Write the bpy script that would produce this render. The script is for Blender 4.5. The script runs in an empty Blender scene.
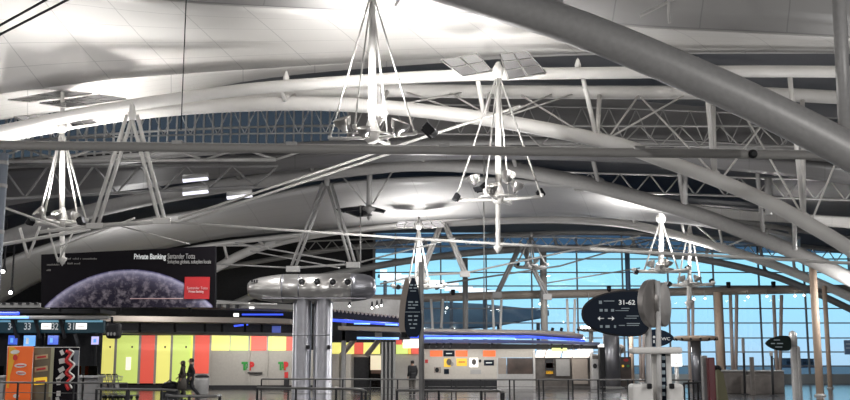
import bpy, bmesh, math, random
from mathutils import Vector, Matrix
random.seed(7)
SC = bpy.context.scene
COL = SC.collection
PI = math.pi
# ------------------------------------------------------------------ camera
F = 1026.0; H = 1.55; PITCH = math.atan(162.0/F)
cam_d = bpy.data.cameras.new('camera'); cam = bpy.data.objects.new('camera', cam_d); COL.objects.link(cam)
cam_d.sensor_width = 36; cam_d.lens = 36*F/850; cam_d.clip_end = 2000; cam_d.clip_start = 0.05
cam.location = (0, 0, H); cam.rotation_euler = (PI/2+PITCH, 0, 0)
SC.camera = cam
cp, sp = math.cos(PITCH), math.sin(PITCH)

def P(px, py, Y):
    """world point seen at photo pixel (px,py), at distance Y in front of the camera"""
    x = (px-425)/F; y = (200-py)/F
    d = Vector((x, cp-y*sp, sp+y*cp))
    k = Y/d.y
    return Vector((d.x*k, Y, H+d.z*k))
def X(px, Y, py=362): return P(px, py, Y).x
def Z(py, Y, px=425): return P(px, py, Y).z
def M_(px, D): return px*D/F     # size in metres of px pixels at distance D
def ppx(D_pts, D): return [P(a, b, D) for a, b in D_pts]

# ------------------------------------------------------------------ materials
MATS = {}
def mat(name, col=(.5,.5,.5), rough=.5, metal=0., emit=None, es=0., spec=.5, noise=0., nscale=8., coat=0.):
    m = bpy.data.materials.new(name); m.use_nodes = True
    nt = m.node_tree; b = nt.nodes['Principled BSDF']
    b.inputs['Base Color'].default_value = (*col, 1); b.inputs['Roughness'].default_value = rough
    b.inputs['Metallic'].default_value = metal; b.inputs['Specular IOR Level'].default_value = spec
    b.inputs['Coat Weight'].default_value = coat
    if emit: b.inputs['Emission Color'].default_value = (*emit, 1); b.inputs['Emission Strength'].default_value = es
    if noise:
        tc = nt.nodes.new('ShaderNodeTexCoord'); n = nt.nodes.new('ShaderNodeTexNoise')
        n.inputs['Scale'].default_value = nscale; n.inputs['Detail'].default_value = 4
        r = nt.nodes.new('ShaderNodeValToRGB')
        r.color_ramp.elements[0].position = .3; r.color_ramp.elements[1].position = .7
        r.color_ramp.elements[0].color = (*[c*(1-noise) for c in col], 1); r.color_ramp.elements[1].color = (*[min(1, c*(1+noise*.6)) for c in col], 1)
        nt.links.new(tc.outputs['Object'], n.inputs['Vector']); nt.links.new(n.outputs['Fac'], r.inputs['Fac'])
        nt.links.new(r.outputs['Color'], b.inputs['Base Color'])
    MATS[name] = m; return m

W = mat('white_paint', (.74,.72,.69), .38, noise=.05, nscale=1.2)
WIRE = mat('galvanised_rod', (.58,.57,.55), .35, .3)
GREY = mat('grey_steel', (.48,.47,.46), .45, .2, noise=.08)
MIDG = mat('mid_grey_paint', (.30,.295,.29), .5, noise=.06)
DARK = mat('dark_grey_paint', (.035,.035,.038), .6, spec=.2, noise=.15)
BLACK = mat('black_plastic', (.012,.012,.014), .45, spec=.25)
CHROME = mat('polished_aluminium', (.64,.62,.60), .28, .85, noise=.05, nscale=2)
STAIN = mat('brushed_steel', (.30,.30,.325), .34, .8, noise=.06, nscale=3)
MIRROR = mat('mirror_panel', (.33,.33,.35), .16, 1.0)
DECK = mat('roof_deck', (.30,.29,.285), .8, noise=.1, nscale=.5)
TAUPE = mat('taupe_paint', (.36,.31,.27), .55, noise=.06)
TAN = mat('tan_column_paint', (.62,.47,.36), .5, noise=.05)
RAIL = mat('railing_metal', (.20,.195,.19), .45, .4)
BLUEDARK = mat('navy_sign_face', (.008,.014,.026), .55, spec=.15)
SIGNW = mat('sign_white', (.8,.82,.82), .5, emit=(.8,.85,.85), es=.12)
LAMPGL = mat('lamp_lens', (1,.97,.9), .2, emit=(1,.95,.86), es=25)
LAMPDOT = mat('downlight_lens', (1,1,1), .2, emit=(1,.97,.9), es=9)
NEON = mat('blue_neon_tube', (.05,.08,.5), .3, emit=(.04,.09,.9), es=1.0)
NEONL = mat('pale_blue_neon_tube', (.3,.5,.9), .3, emit=(.16,.36,.9), es=1.2)
SCREEN = mat('blue_screen', (.03,.07,.3), .2, emit=(.05,.11,.6), es=.6)
SCREENL = mat('bright_blue_screen', (.1,.3,.6), .2, emit=(.10,.30,.8), es=.65)
SCREENV = mat('lilac_screen', (.5,.45,.8), .2, emit=(.45,.42,.8), es=.6)
TEAL = mat('teal_header_panel', (.012,.04,.055), .5, emit=(.02,.10,.14), es=.08)
TEALL = mat('header_light_strip', (.3,.6,.7), .35, emit=(.10,.28,.4), es=.4)
WHITEL = mat('white_lightbox', (.9,.9,.88), .4, emit=(1,.97,.92), es=.85)
ORANGE = mat('orange_print', (.75,.13,.015), .4, emit=(.8,.12,.01), es=.12)
ORANGEP = mat('orange_poster', (.85,.16,.03), .4, emit=(.9,.14,.02), es=.35)
YELLOWP = mat('yellow_poster', (.85,.55,.05), .4, emit=(.9,.55,.03), es=.3)
REDSQ = mat('red_logo_square', (.52,.02,.025), .45)
RED = mat('red_print', (.6,.03,.03), .4)
GREEN = mat('green_print', (.03,.30,.05), .4)
CREAM = mat('cream_laminate', (.62,.58,.52), .45, noise=.06)
WALLG = mat('grey_partition', (.40,.38,.35), .5, noise=.06)
BEIGE = mat('beige_print', (.20,.16,.10), .45, noise=.3, nscale=2)
BEIGEL = mat('tan_bar_print', (.55,.42,.24), .45)
BROWNP = mat('brown_poster_print', (.075,.05,.04), .4, noise=.6, nscale=1.2)
MAROON = mat('maroon_paint', (.12,.008,.015), .4)
OLIVE = mat('olive_fabric', (.17,.16,.09), .7)
STONE = mat('stone_balustrade', (.13,.115,.105), .6, noise=.3, nscale=3)
SKIN = mat('skin', (.42,.25,.18), .5)
HAIR = mat('dark_hair', (.015,.011,.009), .6)
COATB = mat('brown_coat_cloth', (.045,.034,.027), .8)
COATK = mat('black_coat_cloth', (.018,.018,.02), .8)
TROUS = mat('dark_trouser_cloth', (.02,.02,.024), .8)
TROUSG = mat('grey_skirt_cloth', (.09,.08,.07), .8)
RUBBER = mat('rubber', (.02,.02,.02), .7)
STRIPY = mat('yellow_backlit_panel', (.72,.70,.22), .45, emit=(.74,.68,.16), es=.5)
STRIPG = mat('lime_backlit_panel', (.55,.68,.20), .45, emit=(.56,.66,.15), es=.47)
STRIPR = mat('red_backlit_panel', (.68,.10,.07), .45, emit=(.68,.09,.06), es=.42)
STRIPO = mat('amber_backlit_panel', (.8,.5,.08), .4, emit=(.8,.42,.04), es=.55)

def glass_mat(name, tint, refl=.06):
    m = bpy.data.materials.new(name); m.use_nodes = True; nt = m.node_tree
    for n in list(nt.nodes): nt.nodes.remove(n)
    o = nt.nodes.new('ShaderNodeOutputMaterial'); t = nt.nodes.new('ShaderNodeBsdfTransparent'); g = nt.nodes.new('ShaderNodeBsdfGlossy')
    mx = nt.nodes.new('ShaderNodeMixShader'); fr = nt.nodes.new('ShaderNodeFresnel'); fr.inputs['IOR'].default_value = 1.45
    t.inputs['Color'].default_value = (*tint, 1); g.inputs['Roughness'].default_value = .02; g.inputs['Color'].default_value = (.9,.95,1,1)
    nt.links.new(fr.outputs[0], mx.inputs[0]); nt.links.new(t.outputs[0], mx.inputs[1]); nt.links.new(g.outputs[0], mx.inputs[2])
    nt.links.new(mx.outputs[0], o.inputs[0]); MATS[name] = m; return m
GLASS = glass_mat('clear_glazing', (.93,.97,.98))
GLASSB = glass_mat('blue_tinted_glazing', (.33,.36,.42))
GLASSD = glass_mat('smoked_glazing', (.17,.155,.14))

def seam_mat(name, col, nu, nv, seam=.72, rough=.42):
    """panelled ceiling: thin joint lines on a UV grid"""
    m = mat(name, col, rough); nt = m.node_tree; b = nt.nodes['Principled BSDF']
    uv = nt.nodes.new('ShaderNodeUVMap'); sep = nt.nodes.new('ShaderNodeSeparateXYZ'); nt.links.new(uv.outputs[0], sep.inputs[0])
    def line(sock, n, w):
        a = nt.nodes.new('ShaderNodeMath'); a.operation = 'MULTIPLY'; a.inputs[1].default_value = n; nt.links.new(sock, a.inputs[0])
        f = nt.nodes.new('ShaderNodeMath'); f.operation = 'FRACT'; nt.links.new(a.outputs[0], f.inputs[0])
        l = nt.nodes.new('ShaderNodeMath'); l.operation = 'LESS_THAN'; l.inputs[1].default_value = w*.7; nt.links.new(f.outputs[0], l.inputs[0]); return l
    l1 = line(sep.outputs['X'], nu, .022); l2 = line(sep.outputs['Y'], nv, .035)
    mx = nt.nodes.new('ShaderNodeMath'); mx.operation = 'MAXIMUM'; nt.links.new(l1.outputs[0], mx.inputs[0]); nt.links.new(l2.outputs[0], mx.inputs[1])
    c = nt.nodes.new('ShaderNodeMix'); c.data_type = 'RGBA'
    c.inputs['A'].default_value = (*col, 1); c.inputs['B'].default_value = (*[q*seam for q in col], 1)
    nt.links.new(mx.outputs[0], c.inputs['Factor']); nt.links.new(c.outputs['Result'], b.inputs['Base Color'])
    return m
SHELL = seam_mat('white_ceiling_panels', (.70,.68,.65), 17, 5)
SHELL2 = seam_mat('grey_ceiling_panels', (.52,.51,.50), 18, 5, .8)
SHELLD = seam_mat('shaded_ceiling_panels', (.42,.41,.40), 14, 4)

# ------------------------------------------------------------------ mesh helpers
def tube(bm, pts, r, n=10, cap=True, closed=False):
    pts = [Vector(p) for p in pts]; N = len(pts)
    rs = r if isinstance(r, (list, tuple)) else [r]*N
    prev = None; rings = []
    for i, p in enumerate(pts):
        if closed: t = pts[(i+1) % N]-pts[i-1]
        elif i == 0: t = pts[1]-p
        elif i == N-1: t = p-pts[-2]
        else: t = (pts[i+1]-p).normalized()+(p-pts[i-1]).normalized()
        t.normalize()
        if prev is None:
            a = Vector((0,0,1)) if abs(t.z) < .9 else Vector((1,0,0))
            u = t.cross(a).normalized()
        else:
            u = (prev-t*prev.dot(t)); u.normalize()
        prev = u; v = t.cross(u)
        rings.append([bm.verts.new(p+(u*math.cos(2*PI*k/n)+v*math.sin(2*PI*k/n))*rs[i]) for k in range(n)])
    rng = range(N if closed else N-1)
    for i in rng:
        a, b = rings[i], rings[(i+1) % N]
        for k in range(n):
            f = bm.faces.new((a[k], a[(k+1) % n], b[(k+1) % n], b[k])); f.smooth = True
    if cap and not closed:
        bm.faces.new(rings[0][::-1]); bm.faces.new(rings[-1])
    return bm
def rod(p, q, r, n=8): return tube(bmesh.new(), [p, q], r, n)
def box(bm, c, s, rz=0, M=None):
    r = bmesh.ops.create_cube(bm, size=1)
    m = Matrix.Translation(c) @ (M if M else Matrix.Rotation(rz, 4, 'Z')) @ Matrix.Diagonal((*s, 1))
    bmesh.ops.transform(bm, matrix=m, verts=r['verts']); return bm
def bbox(c, s, bev=.0, rz=0, M=None, seg=2):
    bm = bmesh.new(); box(bm, c, s, rz, M)
    if bev: bmesh.ops.bevel(bm, geom=list(bm.edges), offset=bev, segments=seg, affect='EDGES', profile=.5)
    return bm
def lathe(bm, prof, n=24, M=Matrix()):
    """profile of (radius, z) turned about local z"""
    rings = []
    for r, z in prof:
        if r < 1e-5: rings.append([bm.verts.new(M @ Vector((0,0,z)))])
        else: rings.append([bm.verts.new(M @ Vector((r*math.cos(2*PI*k/n), r*math.sin(2*PI*k/n), z))) for k in range(n)])
    for a, b in zip(rings, rings[1:]):
        if len(a) == 1 and len(b) == 1: continue
        for k in range(n):
            k2 = (k+1) % n
            if len(a) == 1: f = bm.faces.new((a[0], b[k2], b[k]))
            elif len(b) == 1: f = bm.faces.new((a[k], a[k2], b[0]))
            else: f = bm.faces.new((a[k], a[k2], b[k2], b[k]))
            f.smooth = True
    if len(rings[0]) > 1: bm.faces.new(rings[0][::-1])
    if len(rings[-1]) > 1: bm.faces.new(rings[-1])
    return bm
def aim(p, d):
    return Matrix.Translation(p) @ Vector(d).normalized().to_track_quat('Z', 'Y').to_matrix().to_4x4()
def prism(bm, outline, depth, M=Matrix()):
    """outline in local xz, extruded along local y by depth (centred)"""
    a = [bm.verts.new(M @ Vector((x, -depth/2, z))) for x, z in outline]; b = [bm.verts.new(M @ Vector((x, depth/2, z))) for x, z in outline]
    n = len(a)
    bm.faces.new(a); bm.faces.new(b[::-1])
    for k in range(n): bm.faces.new((a[k], b[k], b[(k+1) % n], a[(k+1) % n]))
    return bm
def catmull(pts, per=6):
    pts = [Vector(p) for p in pts]; e = [pts[0]*2-pts[1]]+pts+[pts[-1]*2-pts[-2]]; out = []
    for i in range(1, len(e)-2):
        p0, p1, p2, p3 = e[i-1:i+3]
        for k in range(per):
            t = k/per
            out.append(.5*((2*p1)+(p2-p0)*t+(2*p0-5*p1+4*p2-p3)*t*t+(3*p1-p0-3*p2+p3)*t**3))
    out.append(pts[-1]); return out
def resample(pts, n):
    L = [0]
    for a, b in zip(pts, pts[1:]): L.append(L[-1]+(b-a).length)
    out = []; j = 0
    for k in range(n):
        t = L[-1]*k/(n-1)
        while j < len(L)-2 and L[j+1] < t: j += 1
        s = (t-L[j])/max(1e-9, L[j+1]-L[j]); out.append(pts[j].lerp(pts[j+1], min(1, s)))
    return out

# ------------------------------------------------------------------ object helpers
def wloc(o):
    v = Vector(o.location)
    while o.parent: o = o.parent; v += Vector(o.location)
    return v
def obj(name, bm, m, parent=None, label=None, loc=None):
    """one mesh object; bm is in world coordinates"""
    bmesh.ops.recalc_face_normals(bm, faces=list(bm.faces))
    base = wloc(parent) if parent else Vector(loc or (0,0,0))
    bmesh.ops.translate(bm, vec=-base, verts=list(bm.verts))
    me = bpy.data.meshes.new(name); bm.to_mesh(me); bm.free()
    for mm in (m if isinstance(m, (list, tuple)) else [m]): me.materials.append(mm)
    o = bpy.data.objects.new(name, me); COL.objects.link(o)
    if parent: o.parent = parent
    else: o.location = base
    if label: o['label'] = label
    return o
def thing(name, label, cat, loc=(0,0,0), group=None):
    o = bpy.data.objects.new(name, None); COL.objects.link(o); o.location = loc; o.empty_display_size = .2
    o['label'] = label; o['category'] = cat
    if group: o['group'] = group
    return o
def tag(o, label, cat, group=None):
    o['label'] = label; o['category'] = cat
    if group: o['group'] = group
    return o
def struct(name, bm, m, parent=None, label=None):
    o = obj(name, bm, m, parent)
    if not parent:
        o['kind'] = 'structure'
        if label: o['label'] = label
    return o
def kids(o): return [c for c in bpy.data.objects if c.parent is o]
def dup(root, loc, label=None, rz=0):
    r = root.copy(); COL.objects.link(r); r.location = loc; r.rotation_euler = (0,0,rz)
    if label: r['label'] = label
    for ch in kids(root):
        c = ch.copy(); COL.objects.link(c); c.parent = r
        for g in kids(ch):
            d = g.copy(); COL.objects.link(d); d.parent = c
    return r
def lettering(txt, p, size, m, parent, name='lettering', align='LEFT', rz=0, bold=0., xs=1., label=None, shear=0., tilt=0., fit=None):
    cu = bpy.data.curves.new('txt', 'FONT'); cu.body = txt; cu.size = size; cu.align_x = align; cu.extrude = .004; cu.offset = bold; cu.shear = shear
    t = bpy.data.objects.new('txt', cu); COL.objects.link(t)
    bpy.context.view_layer.update()
    me = bpy.data.meshes.new_from_object(t.evaluated_get(bpy.context.evaluated_depsgraph_get()))
    bpy.data.objects.remove(t); bpy.data.curves.remove(cu)
    bm = bmesh.new(); bm.from_mesh(me); bpy.data.meshes.remove(me)
    if fit:
        xa = [v.co.x for v in bm.verts]; xs = fit/(max(xa)-min(xa)); p = Vector(p)-Vector((min(xa)*xs, 0, 0))
    Mx = Matrix.Translation(p) @ Matrix.Rotation(rz, 4, 'Z') @ Matrix.Rotation(tilt, 4, 'Y') @ Matrix.Rotation(PI/2, 4, 'X') @ Matrix.Diagonal((xs, 1, 1, 1))
    bmesh.ops.transform(bm, matrix=Mx, verts=list(bm.verts))
    return obj(name, bm, m, parent, label)
def lamp(kind, loc, energy, col=(1,.98,.96), size=.2, aim_to=None, cone=2.2, blend=1.0, sy=None):
    l = bpy.data.lights.new('lamp', kind); l.energy = energy; l.color = col
    if kind == 'SPOT': l.spot_size = cone; l.spot_blend = blend; l.shadow_soft_size = size
    elif kind == 'AREA':
        l.size = size
        if sy: l.shape = 'RECTANGLE'; l.size_y = sy
    else: l.shadow_soft_size = size
    o = bpy.data.objects.new('lamp_light', l); COL.objects.link(o); o.location = loc
    if aim_to is not None: o.rotation_euler = (Vector(aim_to)-Vector(loc)).to_track_quat('-Z', 'Y').to_euler()
    return o

# ================================================================== SETTING
bm = bmesh.new(); box(bm, (0, 32, -.1), (96, 92, .2))
FLOOR = mat('polished_floor', (.085,.085,.088), .16, spec=.6, noise=.15, nscale=.7)
struct('floor', bm, FLOOR)
bm = bmesh.new(); box(bm, (-48.2, 32, 8), (.4, 92, 17)); struct('wall_left', bm, MIDG)
bm = bmesh.new(); box(bm, (48.2, 32, 8), (.4, 92, 17)); struct('wall_right', bm, MIDG)
bm = bmesh.new(); box(bm, (0, -14.2, 8), (96, .4, 17)); struct('wall_back', bm, MIDG)
GY = 77.0
# wall beside the glazing (behind the shops)
bm = bmesh.new(); xl = X(372, GY); box(bm, ((-48+xl)/2, GY+.2, 8), (xl+48, .4, 17)); struct('wall_front', bm, DARK)

bm = bmesh.new(); a_, b_ = X(255, 65), X(424, 65); box(bm, ((a_+b_)/2, 65, Z(306, 65)/2), (b_-a_, .3, Z(306, 65))); struct('wall_shop_back', bm, DARK)
# roof deck bays, each a shallow barrel
def Xc(Y): return -11.3+.1754*Y
def deck(rows, name, m, ex=.0032):
    bm = bmesh.new(); g = []
    for Y, z in rows:
        g.append([bm.verts.new((x, Y, H+z-ex*(x-Xc(Y))**2)) for x in [-48+96*k/48 for k in range(49)]])
    for a, b in zip(g, g[1:]):
        for k in range(48): f = bm.faces.new((a[k], a[k+1], b[k+1], b[k])); f.smooth = True
    r = bmesh.ops.solidify(bm, geom=list(bm.faces), thickness=-.25)
    return struct(name, bm, m)
deck([(-14, 13.2), (10, 13.2), (25, 12.8), (36, 12.6), (46, 12.4)], 'ceiling', DECK)
deck([(45.8, 9.75), (60, 9.9)], 'ceiling.001', DECK, .0024)
deck([(59.5, 9.9), (GY+.4, 9.7)], 'ceiling.002', DECK, .0014)
# clerestory between the upper and the lower deck: glazed over the left part, boarded on the right
cy = 45.9
def clere(x0, x1):
    return [(x, H+9.75-.0032*(x-Xc(cy))**2, H+12.4-.0032*(x-Xc(cy))**2) for x in [x0+(x1-x0)*k/16 for k in range(17)]]
bm = bmesh.new(); xs = X(345, cy)
for a, b in zip(clere(xs, 48), clere(xs, 48)[1:]):
    f = [bm.verts.new(v) for v in ((a[0], cy, a[1]), (b[0], cy, b[1]), (b[0], cy, b[2]), (a[0], cy, a[2]))]; bm.faces.new(f)
bmesh.ops.remove_doubles(bm, verts=list(bm.verts), dist=.001); bmesh.ops.solidify(bm, geom=list(bm.faces), thickness=.2)
struct('wall_clerestory', bm, DECK)
bm = bmesh.new(); n = 108; x0, x1 = -48, xs
for k in range(n+1):
    x = x0+(x1-x0)*k/n; zc = -.0032*(x-Xc(cy))**2+H
    box(bm, (x, cy, zc+11.07), (.07, .16, 2.7))
for zz in (9.85, 10.7, 11.5, 12.3):
    tube(bm, [(x, cy, H+zz-.0032*(x-Xc(cy))**2) for x in [x0+(x1-x0)*k/16 for k in range(17)]], .06, 6)
w = struct('window_2', bm, GREY)
bm = bmesh.new()
for a, b in zip(clere(x0, x1), clere(x0, x1)[1:]):
    f = [bm.verts.new(v) for v in ((a[0], cy+.05, a[1]), (b[0], cy+.05, b[1]), (b[0], cy+.05, b[2]), (a[0], cy+.05, a[2]))]; bm.faces.new(f)
obj('pane', bm, GLASSD, w)

# great glazed end wall
ztop = H+9.6
vx = [717+46*k for k in range(-10, 12)]
vx = [X(v, GY) for v in vx]
xg0, xg1 = xl, 48
bm = bmesh.new()
for x in vx:
    if x > xg0: box(bm, (x, GY, ztop/2), (.10, .2, ztop))
tz = [Z(y, GY) for y in (366, 352, 338, 323, 308.5, 286, 272.5, 259, 246)]
for z in tz: box(bm, ((xg0+xg1)/2, GY, z), (xg1-xg0, .16, .085))
box(bm, ((xg0+xg1)/2, GY, .12), (xg1-xg0, .3, .24)); box(bm, (xg0+.1, GY, ztop/2), (.2, .3, ztop))
w1 = struct('window_1', bm, MIDG)
bm = bmesh.new(); zb = Z(253, GY)
box(bm, ((xg0+xg1)/2, GY+.02, zb/2), (xg1-xg0, .02, zb)); obj('pane', bm, GLASS, w1)
bm = bmesh.new(); box(bm, ((xg0+xg1)/2, GY+.02, (zb+ztop)/2), (xg1-xg0, .02, ztop-zb)); obj('tinted_pane', bm, GLASSB, w1, 'blue tinted upper glazing band')
# horizontal main girder across the glazing
bm = bmesh.new()
pts = catmull(ppx([(300, 300), (420, 298), (520, 295), (640, 292.5), (770, 290), (900, 288), (1050, 287)], 75.2), 6)
tube(bm, pts, M_(4.2, 75), 12); struct('trim_1', bm, TAUPE)

# outside: apron, far ground, low buildings
bm = bmesh.new(); box(bm, (0, 300, -.35), (1600, 440, .3))
struct('ground', bm, mat('apron_concrete', (.10,.14,.18), .35, noise=.2, nscale=.02))
def far_building(px0, px1, py, Y, label, m):
    a = X(px0, Y); b = X(px1, Y); z = Z(py, Y); t = thing('airport_building', label, 'building', ((a+b)/2, Y+6, -.2))
    bm = bmesh.new(); box(bm, ((a+b)/2, Y+6, z/2-.1), (b-a, 12, z+.2)); obj('wall', bm, m, t)
    bm = bmesh.new(); box(bm, ((a+b)/2, Y+6, z+.15), (b-a+.6, 12.6, .3)); obj('roof', bm, DARK, t)
    bm = bmesh.new()
    for k in range(6): box(bm, (a+(b-a)*(k+.5)/6, Y-.02, z*.55), ((b-a)/9, .06, z*.35))
    obj('window_band', bm, BLACK, t)
BLD = mat('far_building_cladding', (.09,.12,.17), .6)
far_building(786.5, 794.5, 359, 330, 'low dark building far out beyond the glass, just before the grey pylon sign', BLD)
far_building(803, 814, 359.5, 335, 'low dark building far out beyond the glass, past the grey pylon sign', BLD)
# dark roof reflection in the glass, added as a sloping shape outside
t = thing('roof_reflection_shape', 'blue grey sloping shape for a dark reflection in the glass', 'canopy', (X(470, 96), 96, 0))
bm = bmesh.new(); prism(bm, [(X(380, 96), Z(302, 96)), (X(420, 96), Z(303, 96)), (X(480, 96), Z(305.5, 96)), (X(546, 96), Z(312, 96)), (X(546, 96), Z(317, 96)), (X(490, 96), Z(327, 96)), (X(420, 96), Z(331, 96)), (X(380, 96), Z(332, 96))], 6, Matrix.Translation((0, 96, 0)))
ROOFREFL = mat('roof_reflection_colour', (.26,.40,.50), .5, noise=.15, nscale=.5)
obj('roof', bm, ROOFREFL, t)  # added shape standing in for the dark reflection in the glass
for px in (400, 450, 500, 540):
    obj('post', rod((X(px, 96), 97, -.2), (X(px, 96), 97, Z(322, 96)), .18), MIDG, t)

t = thing('stepped_reflection', 'glowing stepped reflection band outside the glass, between the steel capsule and the oval sign', 'canopy', (X(415, 90), 90, 0))
REFLW = mat('reflected_light_panel', (.85,.88,.9), .5, emit=(.95,.98,1), es=.9)  # glowing panels stand in for lights reflected in the glass
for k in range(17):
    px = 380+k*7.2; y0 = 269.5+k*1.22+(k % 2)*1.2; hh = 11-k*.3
    obj('panel', bbox((X(px+3.5, 90, 275), 90+k*.12, (Z(y0, 90)+Z(y0+hh, 90))/2), (M_(6.9, 90), .2, M_(hh, 90)), .02), REFLW, t)  # stand-in for lights reflected in the glass
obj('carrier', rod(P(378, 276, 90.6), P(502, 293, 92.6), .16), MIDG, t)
for px in (384, 418, 452, 486): obj('post', rod((X(px, 90), 91.5, -.2), (X(px, 90), 91.5, Z(275+(px-380)*.15, 90)), .16), MIDG, t)

# ================================================================== CEILING SHELLS
def interp(pts, x):
    for a, b in zip(pts, pts[1:]):
        if a.x <= x <= b.x: return a.lerp(b, (x-a.x)/max(1e-6, b.x-a.x))
    return pts[0] if x < pts[0].x else pts[-1]
def shell(name, rows, m, label, thick=.14, n=40, shear=0):
    """loft through rows of points; each row is (distance, [(px,py)...])"""
    def even(r, D, u=0):
        c = catmull([Vector((a, b, 0)) for a, b in r], 10); x0, x1 = r[0][0], r[-1][0]
        return [P(q.x, q.y, D) for q in (interp(c, min(x1, max(x0, xx+shear*u*(1-xx/1200)))) for xx in (x0+(x1-x0)*k/(n-1) for k in range(n)))]
    g = [even(r, D, i/(len(rows)-1)) for i, (D, r) in enumerate(rows)]
    R = []
    cols = [catmull([g[i][k] for i in range(len(g))], 4) for k in range(n)]
    nr = len(cols[0]); bm = bmesh.new(); uvl = bm.loops.layers.uv.new('UVMap')
    V = [[bm.verts.new(cols[k][i]) for k in range(n)] for i in range(nr)]
    for i in range(nr-1):
        for k in range(n-1):
            f = bm.faces.new((V[i][k], V[i][k+1], V[i+1][k+1], V[i+1][k])); f.smooth = True
            for lp, (a, b) in zip(f.loops, ((k, i), (k+1, i), (k+1, i+1), (k, i+1))): lp[uvl].uv = (a/(n-1), b/(nr-1))
    me = bpy.data.meshes.new(name)
    bmesh.ops.recalc_face_normals(bm, faces=list(bm.faces))
    base = Vector((0,0,0)); bm.to_mesh(me); bm.free(); me.materials.append(m)
    o = bpy.data.objects.new(name, me); COL.objects.link(o)
    s = o.modifiers.new('thickness', 'SOLIDIFY'); s.thickness = thick; s.offset = 0
    tag(o, label, 'ceiling panel'); return o
s1_lip = [(-260, 150), (-120, 116), (-50, 101), (0, 92.5), (65, 83.5), (120, 77), (220, 69.5), (330, 62.5), (430, 57), (530, 53), (640, 51), (740, 50), (850, 51), (960, 55)]
s1_top = [(-260, -8), (-120, -30), (-50, -32), (0, -28), (60, -18), (120, -8), (190, 0.5), (340, 9), (480, 13), (560, 18), (640, 25), (740, 30), (850, 36), (960, 44)]
def fy(r, x):
    c = catmull([Vector((a, b, 0)) for a, b in r], 10); return interp(c, x).y
def between(r0, r1, u, lift=0): return [(x, fy(r0, x)*(1-u)+fy(r1, x)*u-lift) for x in range(-260, 961, 61)]
s1_mid = between(s1_top, s1_lip, .5, 3)
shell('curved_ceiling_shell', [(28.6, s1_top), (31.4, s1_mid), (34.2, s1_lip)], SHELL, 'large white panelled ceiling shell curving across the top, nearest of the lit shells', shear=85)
s1_low = [(-260, 180), (-120, 143), (-50, 128), (0, 119), (60, 110.5), (130, 102), (175, 93.5), (220, 85), (260, 78), (330, 70), (430, 62.5), (530, 56), (640, 53), (850, 52.5), (960, 56)]
shell('ceiling_soffit', [(34.2, s1_lip), (35.0, between(s1_lip, s1_low, .55)), (35.6, s1_low)], SHELL, 'white curved soffit strip hanging under the lower edge of the largest ceiling shell', .1)
# shell over the hall, before the white one; its shade is in the colour
s0_far = [(a, b-1.0) for a, b in s1_top]
s0_near = [(-260, -150), (-120, -150), (-50, -150), (0, -150), (60, -150), (120, -150), (190, -150), (340, -150), (480, -150), (560, -150), (640, -150), (740, -150), (850, -150), (960, -150)]
shell('curved_ceiling_shell', [(27.6, s0_far), (24.5, [(a[0], (a[1]+b[1])/2-6) for a, b in zip(s0_far, s0_near)]), (21.5, s0_near)], SHELLD, 'shade-darkened grey panelled ceiling shell along the top edge, above the white shell', shear=60)
# second lit shell further down the hall
s2_low = [(-200, 400), (-60, 345), (0, 303), (60, 272), (130, 255), (210, 239), (270, 232), (340, 226.5), (420, 219.5), (500, 216.5), (560, 215), (600, 217), (640, 219.5), (690, 224), (740, 232), (800, 246)]
s2_top = [(-200, 350), (-60, 292), (0, 262), (60, 241), (130, 222), (210, 209), (270, 195), (330, 184), (420, 178), (490, 178), (560, 184), (600, 190), (640, 197), (690, 210), (740, 224), (800, 238)]
s2_mid = [((a[0]+b[0])/2, (a[1]+b[1])/2-1.5) for a, b in zip(s2_top, s2_low)]
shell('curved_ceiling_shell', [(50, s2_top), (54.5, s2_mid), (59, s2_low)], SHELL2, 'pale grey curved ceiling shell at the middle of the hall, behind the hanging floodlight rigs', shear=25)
# middle shell, seen edge on between the second and third truss
lip_t = [(648, 200.5), (670, 202), (695, 205), (740, 210), (790, 213.5), (850, 217), (960, 224)]
lip_b = [(648, 201.5), (670, 206.5), (697, 212), (740, 219.5), (790, 222.5), (850, 228), (960, 236)]
shell('ceiling_edge_panel', [(49.4, lip_t), (49.7, lip_b)], SHELL, 'narrow white ceiling edge strip between two dark arched tubes at the far side', .1, 24)
# left rear shell, its lack of light put into a darker panel colour
s3_low = [(-160, 240), (-40, 214), (40, 199), (120, 190), (210, 178), (300, 168), (400, 160), (500, 158), (620, 161), (760, 172), (900, 190)]
s3_top = [(-160, 190), (-40, 175), (40, 168), (120, 164), (210, 158), (300, 153), (400, 149), (500, 148), (620, 150), (760, 158), (900, 170)]
SHELLK = seam_mat('unlit_ceiling_panels', (.17,.165,.165), 14, 4)
shell('curved_ceiling_shell', [(42.5, s3_top), (44.4, s3_low)], SHELLK, 'dim dark ceiling shell hidden behind the long horizontal beam')

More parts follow.
